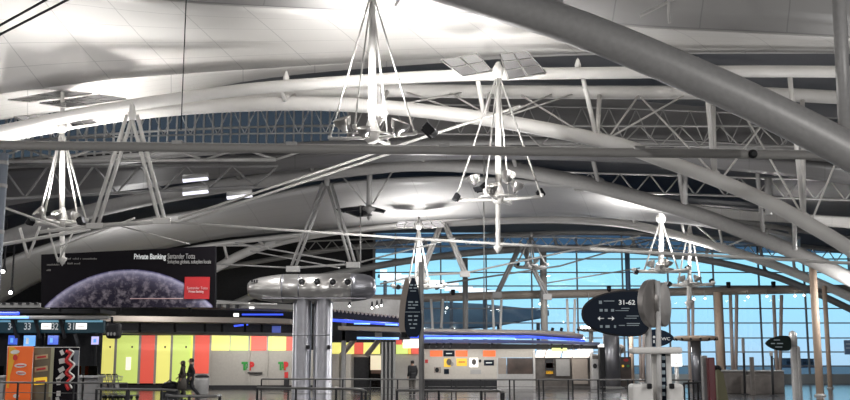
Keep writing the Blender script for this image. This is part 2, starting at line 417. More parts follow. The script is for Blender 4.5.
# ================================================================== TRUSSES
def interp(pts, x):
    for a, b in zip(pts, pts[1:]):
        if a.x <= x <= b.x: return a.lerp(b, (x-a.x)/max(1e-6, b.x-a.x))
    return pts[0] if x < pts[0].x else pts[-1]
def truss(D, low, up, rear, wl, wu, nodes, label, m=W, dr=2.2, rods=True, wr=None, ws=None):
    t = thing('roof_truss', label, 'roof truss', (Xc(D), D, 0))
    L = catmull(ppx(low, D), 6); obj('lower_chord', tube(bmesh.new(), L, M_(wl/2, D), 16), m, t)
    U = R = None
    if up: U = catmull(ppx(up, D-dr*.5), 6); obj('upper_chord', tube(bmesh.new(), U, M_(wu/2, D), 14), m, t)
    if rear: R = catmull(ppx(rear, D+dr), 6); obj('upper_chord', tube(bmesh.new(), R, M_((wr or wu)/2, D+dr), 14), m, t)
    ws = ws or wu*.4
    for (x, dx1, dx2) in nodes:
        b = interp(L, X(x, D)); 
        if U:
            a = interp(U, X(x+dx1, D-dr*.5)); obj('strut', rod(b, a, M_(ws/2, D)), m, t)
        if R:
            c = interp(R, X(x+dx2, D+dr)); obj('strut', rod(b, c, M_(ws/2, D)), m, t)
        bm = bmesh.new(); q = bmesh.ops.create_icosphere(bm, subdivisions=2, radius=M_(wl*.42, D)); bmesh.ops.translate(bm, vec=b+Vector((0,0,M_(wl*.25, D))), verts=q['verts']); obj('node_joint', bm, m, t)
    return t, L, U, R
def rods_between(t, A, D1, B, D2, segs, r_px, m=WIRE, name='brace_rod'):
    for xa, xb in segs:
        a = interp(A, X(xa, D1)); b = interp(B, X(xb, D2)); obj(name, rod(a, b, M_(r_px/2, D1), 6), m, t)

# nearest: heavy grey arch crossing the top right
low1 = [(-420, 176), (-300, 66), (-150, -41), (25, -73), (250, -56), (400, -27), (500, 3), (570, 25.5), (640, 53), (745, 99), (850, 152), (950, 214), (1060, 292), (1160, 372), (1270, 470)]
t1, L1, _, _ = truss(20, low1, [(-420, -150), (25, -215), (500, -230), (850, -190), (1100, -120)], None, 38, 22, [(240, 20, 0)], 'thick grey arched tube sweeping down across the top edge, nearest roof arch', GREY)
a = P(846.5, 150, 20); b = P(836, -60, 20); obj('strut', rod(a, b, M_(7, 20), 14), GREY, t1)
a = P(560, 20, 20); b = P(543, -230, 19.6); obj('strut', rod(a, b, M_(5, 20), 12), GREY, t1)
# second: the long white arch
low2 = [(-420, 395), (-260, 248), (-120, 172), (0, 137), (60, 124.5), (120, 114.5), (190, 107.5), (260, 104), (330, 104), (400, 108.5), (480, 118), (560, 132), (620, 145), (665, 161), (717, 180), (770, 203), (810, 225), (850, 249), (930, 302), (1010, 362), (1070, 414)]
up2 = [(-120, 152), (0, 131), (60, 118), (120, 107), (190, 96.5), (260, 88), (340, 82), (430, 76.5), (520, 74), (640, 72.5), (740, 71.5), (850, 72), (980, 76)]
rear2 = [(-120, 150), (0, 134), (120, 112), (250, 98), (370, 91), (430, 91), (520, 92), (640, 92.5), (740, 93), (850, 98), (980, 106)]
t2, L2, U2, R2 = truss(33.6, low2, up2, rear2, 15, 12, [(280, -6, 10), (378, -3, 8), (487, -8, 6), (603, -14, 4), (723, -5, 2), (812, -6, 6)], 'long white arched truss with twin top tubes, lit by the hanging floodlights', W, wr=14, ws=5)
rods_between(t2, L2, 33.6, R2, 35.8, [(495, 562), (497, 585), (500, 448), (610, 700), (612, 650), (595, 520), (728, 800), (730, 645), (480, 400), (385, 470), (818, 880), (815, 745)], 2.2, W)
# small lamp-like lugs on the upper chord
for px in (280, 585, 711):
    a = interp(U2, X(px, 32.5)); bm = bmesh.new(); lathe(bm, [(.09, 0), (.11, .1), (.05, .3), (.0, .36)], 10, Matrix.Translation(a+Vector((0,0,M_(5, 33))))); obj('lifting_lug', bm, W, t2)
# third: arch with its unlit tone put into a darker grey
low3 = [(-260, 372), (-130, 290), (0, 240), (100, 209), (210, 188), (300, 176), (360, 168.5), (420, 164), (500, 168), (560, 178), (600, 187), (640, 198), (700, 215), (742, 231), (780, 246), (822, 265), (850, 279), (930, 320), (1030, 384)]
up3 = [(-130, 190), (0, 172), (120, 158), (300, 146), (420, 142), (560, 141), (640, 142), (740, 146), (850, 152), (980, 160)]
rear3 = [(0, 176), (120, 163), (300, 152), (420, 149), (560, 149), (640, 151), (740, 155), (850, 161)]
t3, L3, U3, R3 = truss(47.2, low3, up3, None, 15, 8, [(235, -10, 8), (310, -8, 8), (424, -6, 8), (520, -10, 6), (604, -10, 4), (690, -6, 6), (770, -4, 4)], 'unlit grey arched truss half hidden behind the long white arch', mat('unlit_grey_paint', (.36,.35,.34), .5, noise=.06), dr=3.4, ws=4.5)
# fourth: white arch over the check-in hall
low4 = [(60, 345), (120, 315), (170, 288), (215, 268.5), (240, 255), (270, 244), (310, 235), (360, 228), (420, 224), (500, 220), (560, 219), (620, 223), (660, 231), (700, 241.5), (740, 253.5), (790, 271), (850, 297), (920, 332), (990, 376)]
up4 = [(60, 282), (130, 262), (205, 246), (270, 238), (340, 231), (420, 222), (500, 214), (560, 211), (640, 212), (740, 222), (850, 238)]
t4, L4, U4, R4 = truss(60.8, low4, up4, None, 9, 5, [(262, -8, 0), (225, -5, 0), (300, -4, 0), (728, -4, 0), (690, -4, 0), (640, -5, 0), (800, -3, 0)], 'slim white arched truss above the long advertising panel and glass end wall', W, ws=3)
rods_between(t4, L4, 60.8, U4, 60, [(262, 205), (262, 320), (728, 690), (728, 780)], 2, W)
# fifth: dark arch by the glass
low5 = [(180, 330), (260, 293), (330, 275), (420, 259), (500, 250.5), (580, 248), (640, 251), (700, 259), (760, 272), (800, 286), (850, 309), (910, 340), (970, 380)]
up5 = [(220, 268), (330, 250), (420, 240), (500, 235), (580, 233), (640, 234), (740, 240), (850, 252)]
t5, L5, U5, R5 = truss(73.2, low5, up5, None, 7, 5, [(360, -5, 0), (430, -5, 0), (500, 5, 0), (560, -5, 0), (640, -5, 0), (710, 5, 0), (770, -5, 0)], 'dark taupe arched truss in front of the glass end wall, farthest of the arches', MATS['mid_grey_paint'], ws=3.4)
# extra struts standing on the arches at the far side
for (x, y0, y1, D, w_) in ((768, 178, 215, 46.2, 7), (794, 208, 250, 46.2, 4.5)):
    obj('strut', rod(P(x, y0, D), P(x+1, y1, D), M_(w_/2, D), 10), GREY, t3)
for (x, y0, y1) in ((685, 172, 196), ): obj('strut', rod(P(x, y0, 46.4), P(x, y1+8, 46.8), M_(2.6, 47), 8), GREY, t3)

# lattice girders in the dark bay behind the white arch
def lattice(D, x0, x1, yt, yb, step, w_, m, label, dy=1.2):
    t = thing('lattice_girder', label, 'roof girder', (0, D, Z(yb(425), D)))
    n = int((x1-x0)/step)
    T = [P(x0+step*k, yt(x0+step*k), D) for k in range(n+1)]; B = [P(x0+step*(k+.5), yb(x0+step*(k+.5)), D) for k in range(n)]
    obj('top_tube', tube(bmesh.new(), T, M_(w_*.6, D), 8), m, t); obj('bottom_tube', tube(bmesh.new(), B, M_(w_*.6, D), 8), m, t)
    for k in range(n):
        obj('diagonal', rod(T[k], B[k], M_(w_*.42, D), 6), m, t); obj('diagonal', rod(B[k], T[k+1], M_(w_*.42, D), 6), m, t)
    return t
lattice(41.5, -120, 960, lambda x: 104+.00006*(x-350)**2, lambda x: 133+.00007*(x-350)**2, 27, 1.5, GREY, 'thin grey lattice girder crossing the dark roof bay behind the white arch')
lattice(39.0, -120, 330, lambda x: 148, lambda x: 160-.006*(x-195), 72, 3.2, WIRE, 'pale lattice girder with wide diagonals just under the long horizontal beam')
lattice(41.9, -90, 300, lambda x: 166, lambda x: 196-.05*(x-60), 46, 2.6, MIDG, 'dim lattice girder at the far end of the dark roof, behind the blue grey post')
lattice(41.0, 520, 900, lambda x: 126, lambda x: 146, 40, 2.0, WIRE, 'fine wiry lattice girder tucked above the grey arch, beyond the white arch')
lattice(48.6, 560, 960, lambda x: 172+.03*(x-560), lambda x: 190+.035*(x-560), 30, 1.8, WIRE, 'small bright lattice girder low behind the white arch, near the far reflector rig')

lattice(71.5, 300, 960, lambda x: 237+.00012*(x-500)**2, lambda x: 246+.00014*(x-500)**2, 16, 1.3, GREY, 'fine grey lattice girder along the top of the glass end wall')
# long horizontal beam
t = thing('service_beam', 'long straight horizontal grey beam spanning the whole hall', 'beam', (0, 24, Z(150, 24)))
a, b = P(-190, 143, 24), P(1050, 158, 24)
bm = bmesh.new(); tube(bm, [a, b], M_(4.6, 24), 10); obj('main_tube', bm, mat('warm_grey_paint', (.40,.385,.365), .55), t)
bm = bmesh.new(); tube(bm, [a+Vector((0,.05,M_(4.6, 24))), b+Vector((0,.05,M_(4.6, 24)))], M_(1.2, 24), 6); obj('top_cable_tray', bm, W, t)
for px in (178, 292, 445, 640, 752):
    c = a.lerp(b, (px+190)/1240); obj('bracket', bbox(c+Vector((0,0,M_(5, 24))), (M_(11, 24), .16, M_(4, 24)), .01), GREY, t)
bm = bmesh.new(); c = a.lerp(b, (752+190)/1240); lathe(bm, [(.1, 0), (.11, .12), (.06, .2)], 12, aim(c, (0, -1, -.1))); obj('camera_housing', bm, BLACK, t, 'small black camera housing on the beam')
# leaning mast at the far left border
t = thing('beam_post', 'upright blue grey post cut off by the border, carrying the long horizontal beam', 'post', (X(3, 24, 147), 24, 0)); t['kind'] = 'thing'
xm = P(3, 147, 24).x; zm = P(3, 147, 24).z-.16
obj('shaft', lathe(bmesh.new(), [(M_(6, 24), 0), (M_(6, 24), zm)], 18, Matrix.Translation((xm, 24, 0))), mat('blue_grey_paint', (.30,.34,.40), .5), t)
for y in (163, 186, 232):
    q = Z(y, 24); obj('collar', lathe(bmesh.new(), [(M_(6, 24), q-.05), (M_(6.6, 24), q-.04), (M_(6.6, 24), q+.04), (M_(6, 24), q+.05)], 18, Matrix.Translation((xm, 24, 0))), GREY, t)

# hanging tie frames
def tie_frame(D, apex, feet, gap, wleg, label, m, ties=()):
    t = thing('hanging_tie_frame', label, 'tie frame', tuple(P(apex[0], feet[0][1], D)))
    bm = bmesh.new(); lathe(bm, [(M_(wleg*.7, D), -.2), (M_(wleg, D), 0), (M_(wleg*.7, D), .25), (0, .4)], 12, Matrix.Translation(P(apex[0], apex[1], D))); obj('head_joint', bm, m, t)
    for fx, fy in feet:
        s = -1 if fx < apex[0] else 1
        for k in (-1, 1):
            obj('leg', rod(P(apex[0]+s*2+k*gap/2, apex[1]+1, D), P(fx+k*gap/2, fy, D), M_(wleg/2, D), 8), m, t)
        obj('foot_bracket', bbox(P(fx, fy+1, D), (M_(gap*2.4+3, D), M_(5, D), M_(6, D)), .02), m, t)
    for p, q, w_ in ties:
        obj('tie_rod', rod(P(*p, D), P(*q, D), M_(w_/2, D), 6), m, t)
    return t
tie_frame(31.5, (132, 114), [(95, 225), (162, 220)], 6, 4, 'tall white A-shaped hanging frame over the advertising panel, nearest of its kind', W,
          [((5, 208), (62, 228), 2.6), ((0, 245), (90, 229), 4), ((40, 232), (95, 226), 4), ((95, 226), (168, 221), 5), ((178, 218.5), (385, 150), 2.6), ((180, 222.5), (392, 153), 2.6), ((385, 150), (520, 106), 3), ((168, 222), (425, 239.5), 2.8), ((425, 239.5), (590, 249), 3), ((590, 249), (865, 264), 3.4), ((120, 226), (190, 244), 1.4), ((60, 246), (135, 218), 2.2), ((20, 228), (28, 258), 3), ((28, 258), (40, 226), 2.6), ((48, 228), (58, 262), 2), ((75, 228), (58, 262), 2)])
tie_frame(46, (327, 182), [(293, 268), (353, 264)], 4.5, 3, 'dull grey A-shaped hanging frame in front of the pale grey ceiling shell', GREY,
          [((293, 268), (353, 264), 2.5), ((353, 264), (455, 238), 1.8), ((180, 262), (293, 268), 1.8), ((235, 243), (345, 262), 2), ((250, 251), (340, 268), 1.6)])
tie_frame(60.2, (443, 223), [(421, 275), (465, 273)], 3, 3, 'white A-shaped hanging frame against the bright glass, next to a lit mast', W,
          [((465, 273), (640, 236), 2), ((421, 275), (465, 273), 2.4), ((380, 284), (421, 275), 2)])
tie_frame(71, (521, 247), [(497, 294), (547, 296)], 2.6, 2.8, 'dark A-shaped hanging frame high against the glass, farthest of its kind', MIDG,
          [((440, 284), (560, 266), 2), ((560, 266), (650, 240), 1.8), ((547, 283), (640, 268), 1.5)])
# thin suspension wires
t = tag(obj('suspension_wire', rod(P(187, -20, 27), P(181, 130, 27), M_(.6, 27), 5), BLACK), 'thin black wire hanging from the ceiling in front of the white shell', 'wire')
t = tag(obj('suspension_wire', rod(P(484, 150, 41), P(484, 300, 41), M_(.6, 41), 5), WIRE), 'thin pale wire hanging just beside the spiked floodlight rig', 'wire')
for i, (p, q) in enumerate((((-30, 42), (60, -8)), ((-30, 50), (75, -4)))):
    t = tag(obj('support_rod', rod(P(*p, 24), P(*q, 24), M_(1.3, 24), 6), DARK), ('upper' if i == 0 else 'lower')+' of two thin dark rods crossing the ceiling corner', 'rod')
for i, (p, q, lb) in enumerate((((640, 16), (680, -4), 'slanting white strut under the dark ceiling shell, above the thick grey arch'), ((668, -10), (669.5, 23), 'short upright white strut under the dark ceiling shell'), ((490, 3), (455, -12), 'short slanting strut at the ceiling near the brightest lamp'), ((395, 6), (408, -14), 'short strut beside the top of the brightest mast'))):
    tag(obj('ceiling_strut', rod(P(*p, 25), P(*q, 25), M_(1.6, 25), 8), W), lb, 'strut')

# ================================================================== FLOODLIGHT RIGS
def floodlight(name, p, d, s, parent, m=CHROME, glow=True, lens=LAMPGL):
    """bowl shaped lamp head at p, opening towards d; s = radius"""
    Mx = aim(p, d)
    hd = obj(name, lathe(bmesh.new(), [(0, -s*1.0), (s*.42, -s*.95), (s*.5, -s*.55), (s*.8, -s*.35), (s*1.0, s*.05), (s*1.08, s*.5), (s*1.14, s*.56), (s*1.0, s*.6), (s*.8, s*.1), (s*.45, -.12*s), (0, -.18*s)], 18, Mx), m, parent)
    obj('bulb', lathe(bmesh.new(), [(0, -.08*s), (s*.22, 0), (s*.26, s*.15), (s*.16, s*.32), (0, s*.36)], 12, Mx), lens if glow else CHROME, hd)
    bm = bmesh.new(); u = Mx.to_3x3() @ Vector((1,0,0)); v = Mx.to_3x3() @ Vector((0,0,1))
    tube(bm, [p+u*s*.72+v*s*.1, p+u*s*.8-v*s*.6, p-u*s*.0-v*s*1.25, p-u*s*.8-v*s*.6, p-u*s*.72+v*s*.1], s*.08, 6)
    obj('bracket', bm, GREY, hd)
    return hd
def box_flood(p, d, s, parent):
    Mx = aim(p, d); R = Mx.to_3x3().to_4x4()
    hd = obj('floodlight', bbox(p, (s*1.6, s*1.3, s*.8), s*.12, M=R), BLACK, parent, 'black box floodlight')
    fr = p+Mx.to_3x3() @ Vector((0,0,s*.42))
    obj('glass_front', bbox(fr, (s*1.35, s*1.05, s*.06), s*.01, M=R), STAIN, hd)
    bk = bmesh.new()
    for k in range(5): box(bk, p+Mx.to_3x3() @ Vector(((k-2)*s*.3, 0, -s*.5)), (s*.06, s*1.0, s*.3), M=R)
    obj('cooling_fin', bk, BLACK, hd)
    return hd
def rig(D, px, ytop, ycl, arm, cables, heads, boxes, label, wmast=8, spike=None, m=W, power=0, group=None, aimz=None, cone=2.0, cw=1., spread=.5):
    c = P(px, ycl, D); top = P(px+.5, ytop, D); k = D/F
    t = thing('floodlight_rig', label, 'floodlight rig', tuple(c), group)
    obj('mast', tube(bmesh.new(), [c+Vector((0,0,-.1)), c.lerp(top, .5), top], [wmast*k*.5, wmast*k*.46, wmast*k*.34], 14), m, t)
    obj('hub', lathe(bmesh.new(), [(wmast*k*.5, -.25), (wmast*k*.9, -.15), (wmast*k*1.0, .1), (wmast*k*.6, .32), (wmast*k*.5, .4)], 16, Matrix.Translation(c)), m, t)
    aw = arm*k; drop = 4*k
    ends = []
    for ax, ay in ((1, -.25), (-1, .25), (.35, .9), (-.35, -.9)):
        e = c+Vector((ax*aw, ay*aw, -drop*.6)); ends.append(e)
        a = obj('arm', rod(c+Vector((0,0,-drop)), e, 1.7*k, 8), m, t)
        obj('arm_end', lathe(bmesh.new(), [(0, -.02), (2.2*k, -.01), (2.2*k, 3*k), (0, 3.2*k)], 10, Matrix.Translation(e)), m, a)
    obj('ring', tube(bmesh.new(), [c+Vector((aw*.45*math.cos(q*PI/8), aw*.45*math.sin(q*PI/8), -drop*.4)) for q in range(16)], 1.0*k, 6, closed=True), m, t)
    ct = P(px, cables, D)
    for e in ends: obj('stay_cable', rod(ct, c.lerp(e, cw)+Vector((0,0,-drop*.4*(1-cw))), .95*k, 6), m, t)
    obj('cap', lathe(bmesh.new(), [(wmast*k*.4, -.2), (wmast*k*.8, -.1), (wmast*k*.9, .1), (wmast*k*.3, .3)], 14, Matrix.Translation(ct)), m, t)
    for (hx, hy, dy, d, s) in heads: floodlight('floodlight', P(hx, hy, D+dy), d, s*k, t)
    for (hx, hy, dy, d, s) in boxes: box_flood(P(hx, hy, D+dy), d, s*k, t)
    if spike:
        q = P(px, spike, D)
        obj('spike', tube(bmesh.new(), [c, q+Vector((0,0,9*k)), q+Vector((0,0,8*k)), q+Vector((0,0,6.5*k)), q], [2.6*k, 2.3*k, 4.5*k, 4.5*k, .3*k], 12), m, t)
    if power:
        for q in range(3):
            ang = q*2*PI/3+.4
            pos = c+Vector((math.cos(ang)*aw*.55, math.sin(ang)*aw*.55, .35+6*k))
            tgt = pos+Vector((math.cos(ang)*spread, math.sin(ang)*spread, 2)) if aimz is None else aimz
            lamp('SPOT', pos, power/3, size=.18, aim_to=tgt, cone=cone)
        lamp('POINT', c+Vector((.32, -.55, .9)), min(30, power*.016), size=.1)
    return t
def mirrors(D, wings, label, m=MIRROR):
    """tilted mirror panels: each wing = (corner pixels tl,tr,br,bl with depths, nu, nv)"""
    c = P(*wings[0][0][0][:2], D); t = thing('mirror_reflector', label, 'light reflector', tuple(c))
    for quad, nu, nv in wings:
        Q = [P(x, y, D+dz) for x, y, dz in quad]
        def at(u, v): return Q[0].lerp(Q[1], u).lerp(Q[3].lerp(Q[2], u), v)
        fr = bmesh.new()
        for i in range(nv+1): tube(fr, [at(0, i/nv), at(1, i/nv)], .022, 5)
        for i in range(nu+1): tube(fr, [at(i/nu, 0), at(i/nu, 1)], .022, 5)
        obj('frame', fr, WIRE, t)
        for i in range(nu):
            for j in range(nv):
                g = .06; bm = bmesh.new(); a = [at((i+g)/nu, (j+g)/nv), at((i+1-g)/nu, (j+g)/nv), at((i+1-g)/nu, (j+1-g)/nv), at((i+g)/nu, (j+1-g)/nv)]
                nrm = (a[1]-a[0]).cross(a[3]-a[0]).normalized()*.02
                lo = [bm.verts.new(v-nrm) for v in a]; hi = [bm.verts.new(v+nrm) for v in a]
                bm.faces.new(lo[::-1]); bm.faces.new(hi)
                for q in range(4): bm.faces.new((lo[q], lo[(q+1) % 4], hi[(q+1) % 4], hi[q]))
                obj('mirror_panel', bm, m, t)
    return t
UP = (0, 0, 1)
# A: the brightest, centre top
rig(26.3, 372, -19, 134, 44, -10, [(343, 123, -.6, (-.35, -.4, 1), 8.5), (378, 117, .5, (.1, .2, 1), 9), (399, 126, -.3, (.4, -.3, 1), 9), (364, 131, -.9, (-.1, -.5, 1), 6.5)], [(430, 130, -.2, (.8, -.2, .8), 10)],
    'brightest floodlight rig, its mast rising into the white glare at top centre', 8.5, power=2000, cone=1.95, aimz=P(402, 8, 30))
# B: centre right with the spike
rig(30.2, 498, 62, 196, 43, 72, [(474, 180, .4, (-.3, .3, 1), 6), (508, 177, .6, (.15, .4, 1), 7), (517, 186, -.4, (.4, -.2, 1), 6.5), (492, 188, -.8, (-.1, -.5, 1), 6)], [(480, 187, -.6, (-.5, -.4, .8), 7), (456, 197, 0, (-.9, 0, .5), 6), (541, 193, 0, (.9, 0, .5), 6.5)],
    'white floodlight rig ending in a pointed spike, under a grid of mirror panels', 6.5, spike=254, power=1000)
mirrors(30.2, [([(441, 60, .5), (477, 54, 1.2), (492, 71, -.6), (463, 77, -1.2)], 2, 2), ([(500, 54, 1.2), (527, 52, .9), (546, 73, -1), (508, 80, -1.2)], 2, 3)], 'tilted mirror panels on top of the floodlight rig with the spike')
# C: left
rig(33, 62, 92, 220, 27, 128, [(40, 213, -.5, (-.6, -.6, .7), 6), (57, 215, -.8, (-.1, -.6, .8), 5), (76, 217, .3, (.4, .2, .9), 6)], [(82, 221, -.3, (.9, -.2, .4), 6), (30, 222, .3, (-.8, .2, .6), 5)],
    'white floodlight rig beside the blue grey post, over the advertising panel edge', 5.5, spike=266, power=1700)
mirrors(33, [([(8, 100, .2), (62, 91, 1.6), (92, 93.5, .9), (30, 102, -.5)], 2, 2), ([(40, 103, .2), (100, 95, .8), (126, 99, .2), (66, 108, -.9)], 3, 2)], 'flat mirror panels lying close under the white ceiling soffit')
mirrors(33.4, [([(14, 117, .2), (48, 114, .8), (64, 124, -.3), (34, 127, -.8)], 3, 2), ([(68, 116, .5), (80, 115, .6), (98, 123, -.3), (72, 127, -.4)], 2, 2)], 'smaller tilted mirror panels just below the flat ones, around the mast head')
# D, F: far right, in front of the glass
rig(52, 661, 216, 268, 26, 219, [(651, 264, .3, (-.4, .2, 1), 4.5), (668, 263, -.3, (.4, -.2, 1), 4.5), (660, 266, -.6, (0, -.4, 1), 4)], [(636, 272, 0, (-.9, 0, .5), 3.6), (688, 268, 0, (.9, 0, .5), 4)], 'white floodlight rig in front of the glass, hanging right above the round brushed disc', 5.5, power=2600, spread=.2, cw=.62)
rig(62, 689.5, 219, 282, 22, 222, [(682, 279, .3, (-.4, .2, 1), 4), (697, 278, -.3, (.4, -.2, 1), 4)], [(669, 284, 0, (-.9, 0, .5), 3.5), (712, 281, 0, (.9, 0, .5), 3.6)], 'smaller white floodlight rig in front of the glass, over the tan mushroom canopy', 3.6, spike=310, power=1200, spread=.2, cw=.5)
# E: small bright one in front of the glass, and two tiny ones
rig(56, 418.5, 217, 284, 26, 226, [(409, 281, .2, (-.3, .2, 1), 3.6), (424, 282, -.2, (.3, -.2, 1), 3.6)], [(398, 287, 0, (-.9, 0, .5), 3.6), (437, 287, 0, (.9, 0, .5), 4)], 'slim white floodlight rig against the bright glass, above the upright oval sign', 3.6, power=1800, spread=.3, cw=.42)
mirrors(56, [([(398, 222, .3), (416, 221, .8), (414, 227, -.4), (394, 228, -.8)], 2, 2), ([(421, 221.5, .8), (440, 221, .5), (446, 227, -.6), (424, 228, -.4)], 2, 2)], 'small mirror panels on the slim rig against the bright glass')
rig(68, 531, 233, 264, 15, 236, [(527, 261, .2, (-.3, .2, 1), 2.6), (536, 261, -.2, (.3, -.2, 1), 2.6)], [(518, 264, 0, (-.9, 0, .4), 2.6)], 'tiny dark floodlight rig high in front of the glass, under the spiked rig', 1.8, m=GREY)
rig(70, 330.5, 292, 306, 8, 294, [(328, 303, 0, (-.3, 0, 1), 2)], [], 'tiny floodlight rig behind the twin steel tubes', 1.4, m=GREY)
# hanging reflector below the bar
t = thing('hanging_reflector', 'dull mirror reflector on a thick grey hanging pole, under the long horizontal beam', 'light reflector', tuple(P(369, 210, 48)))
obj('pole', rod(P(370, 146, 48), P(369, 212, 48), M_(2.8, 48), 12), GREY, t)
obj('stay', rod(P(337, 170, 48), P(366, 204, 48), M_(1, 48), 6), WIRE, t); obj('stay', rod(P(392, 172, 48), P(373, 204, 48), M_(1, 48), 6), WIRE, t)
obj('stay', rod(P(360.5, 205, 48), P(360.5, 262, 48), M_(.8, 48), 6), WIRE, t)
for q in ([(336, 210), (364, 206.5), (366, 210), (344, 213)], [(370, 207), (386, 211), (384, 213.5), (366, 210)], [(346, 213), (366, 211), (372, 216), (358, 217.5)]):
    bm = bmesh.new(); a = [P(x, y, 48+(214-y)*.12) for x, y in q]; lo = [bm.verts.new(v) for v in a]; hi = [bm.verts.new(v+Vector((0,0,.06))) for v in a]
    bm.faces.new(lo[::-1]); bm.faces.new(hi)
    for k in range(4): bm.faces.new((lo[k], lo[(k+1) % 4], hi[(k+1) % 4], hi[k]))
    obj('mirror_panel', bm, MIRROR, t)
obj('finial', lathe(bmesh.new(), [(.0, -.45), (.09, -.3), (.1, 0), (.3, .1), (.3, .2), (.12, .3)], 12, Matrix.Translation(P(369, 212, 48))), GREY, t)
# row of bright lamp boxes by the gap over the second shell
for i, (px, py, lb) in enumerate(((196, 179, 'long white strip lamp glowing in the dark roof behind the A-shaped hanging frame'), (196, 192, 'long white strip lamp glowing just below another, in the dark roof'), (240, 196, 'bright broken strip lamp along the lower roof edge, in front of the pale shell'))):
    t = thing('strip_lamp', lb, 'lamp', tuple(P(px, py, 41.3)))
    a, b = P(px-13, py+1.5, 41.3), P(px+12, py-1, 41.3)
    obj('housing', tube(bmesh.new(), [a+Vector((0,0,.12)), b+Vector((0,0,.12))], .12, 8), GREY, t)
    obj('diffuser', tube(bmesh.new(), [a, b], .09, 8), mat('strip_lamp_diffuser_%d' % i, (.9,.9,.95), .3, emit=(.86,.86,1.), es=.75), t)

# ================================================================== ADVERTISING PANEL
BD = 40.5
def XB(px): return X(px, BD, 280)
def q2(px, py, d=0): return P(px, py, BD+d)
t = thing('advertising_panel', 'long black advertising panel with a planet and red square, above the check-in desks', 'billboard', (X(128, BD), BD, Z(308, BD)))
A0 = q2(41, 256); A1 = q2(215, 246); A2 = q2(215, 307.5); A3 = q2(41, 307.5)
bm = bmesh.new(); o1 = [(v.x, v.z) for v in (q2(41, 254.5), q2(215, 246), q2(215, 307.5), q2(41, 307.5))]
prism(bm, o1, .3, Matrix.Translation((0, BD+.16, 0))); obj('panel', bm, mat('black_print', (.007,.006,.008), .7, spec=.08), t)
cx, cz = XB(130), Z(385, BD); R = M_(114, BD)
pl = bpy.data.materials.new('planet_print'); pl.use_nodes = True; nt = pl.node_tree; b = nt.nodes['Principled BSDF']; b.inputs['Roughness'].default_value = .7; b.inputs['Specular IOR Level'].default_value = .08
tc = nt.nodes.new('ShaderNodeUVMap'); ln = nt.nodes.new('ShaderNodeVectorMath'); ln.operation = 'LENGTH'; nt.links.new(tc.outputs[0], ln.inputs[0])
cr = nt.nodes.new('ShaderNodeValToRGB'); e = cr.color_ramp.elements
e[0].position = .70; e[0].color = (.02,.017,.03,1); e[1].position = 1.0; e[1].color = (.05,.045,.14,1)
for p_, c_ in ((.84, (.03,.026,.045,1)), (.91, (.075,.068,.11,1)), (.955, (.20,.19,.28,1)), (.982, (.46,.45,.60,1)), (.993, (.16,.15,.30,1))): x_ = e.new(p_); x_.color = c_
nt.links.new(ln.outputs['Value'], cr.inputs['Fac'])
nz = nt.nodes.new('ShaderNodeTexNoise'); nz.inputs['Scale'].default_value = 17; nz.inputs['Detail'].default_value = 7; nz.inputs['Roughness'].default_value = .65; nt.links.new(tc.outputs[0], nz.inputs['Vector'])
c2 = nt.nodes.new('ShaderNodeValToRGB'); c2.color_ramp.elements[0].position = .47; c2.color_ramp.elements[1].position = .72; c2.color_ramp.elements[0].color = (0,0,0,1); c2.color_ramp.elements[1].color = (.26,.23,.25,1)
nt.links.new(nz.outputs['Fac'], c2.inputs['Fac'])
ad = nt.nodes.new('ShaderNodeMix'); ad.data_type = 'RGBA'; ad.blend_type = 'ADD'; ad.inputs['Factor'].default_value = 1
nt.links.new(cr.outputs['Color'], ad.inputs['A']); nt.links.new(c2.outputs['Color'], ad.inputs['B']); nt.links.new(ad.outputs['Result'], b.inputs['Base Color'])
bm = bmesh.new(); uvl = bm.loops.layers.uv.new('UVMap')
th0 = math.asin((385-307.5)/114); n = 60
zb = Z(307.5, BD)
arc = [(cx+R*math.cos(PI-th0-(PI-2*th0)*k/n), cz+R*math.sin(PI-th0-(PI-2*th0)*k/n)) for k in range(n+1)]
yf = BD-.012
for (a, b_) in zip(arc, arc[1:]):
    f = bm.faces.new([bm.verts.new((a[0], yf, zb)), bm.verts.new((b_[0], yf, zb)), bm.verts.new((b_[0], yf, b_[1])), bm.verts.new((a[0], yf, a[1]))])
    for lp in f.loops: lp[uvl].uv = ((lp.vert.co.x-cx)/R, (lp.vert.co.z-cz)/R)
bmesh.ops.remove_doubles(bm, verts=list(bm.verts), dist=.0005)
obj('planet_print', bm, pl, t, 'pale blue planet edge printed on the black panel')
bm = bmesh.new(); box(bm, ((XB(185)+XB(210))/2, BD-.03, (Z(277, BD)+Z(299, BD))/2), (M_(25, BD), .03, M_(22, BD))); sq = obj('red_square', bm, REDSQ, t, 'red logo square')
pk = mat('pale_pink_print', (.75,.5,.5), .5)
lettering('Santander Totta', P(187, 289.3, BD-.06), .15, pk, sq, fit=M_(20.5, BD))
lettering('Private Banking', P(188.5, 292.6, BD-.06), .13, pk, sq, bold=.003, fit=M_(15, BD))
lettering('Private Banking', P(134, 259, BD-.03), .30, SIGNW, t, bold=.006, fit=M_(32, BD))
lettering('Santander Totta', P(167.5, 258.6, BD-.03), .29, mat('grey_print', (.42,.41,.40), .5), t, fit=M_(27.5, BD))
lettering('Solu\u00e7\u00f5es globais, solu\u00e7\u00f5es locais', P(167.5, 263.4, BD-.03), .215, MATS['grey_print'], t, fit=M_(43.5, BD))
FNT = mat('faint_print', (.20,.19,.18), .5)
bm = bmesh.new()
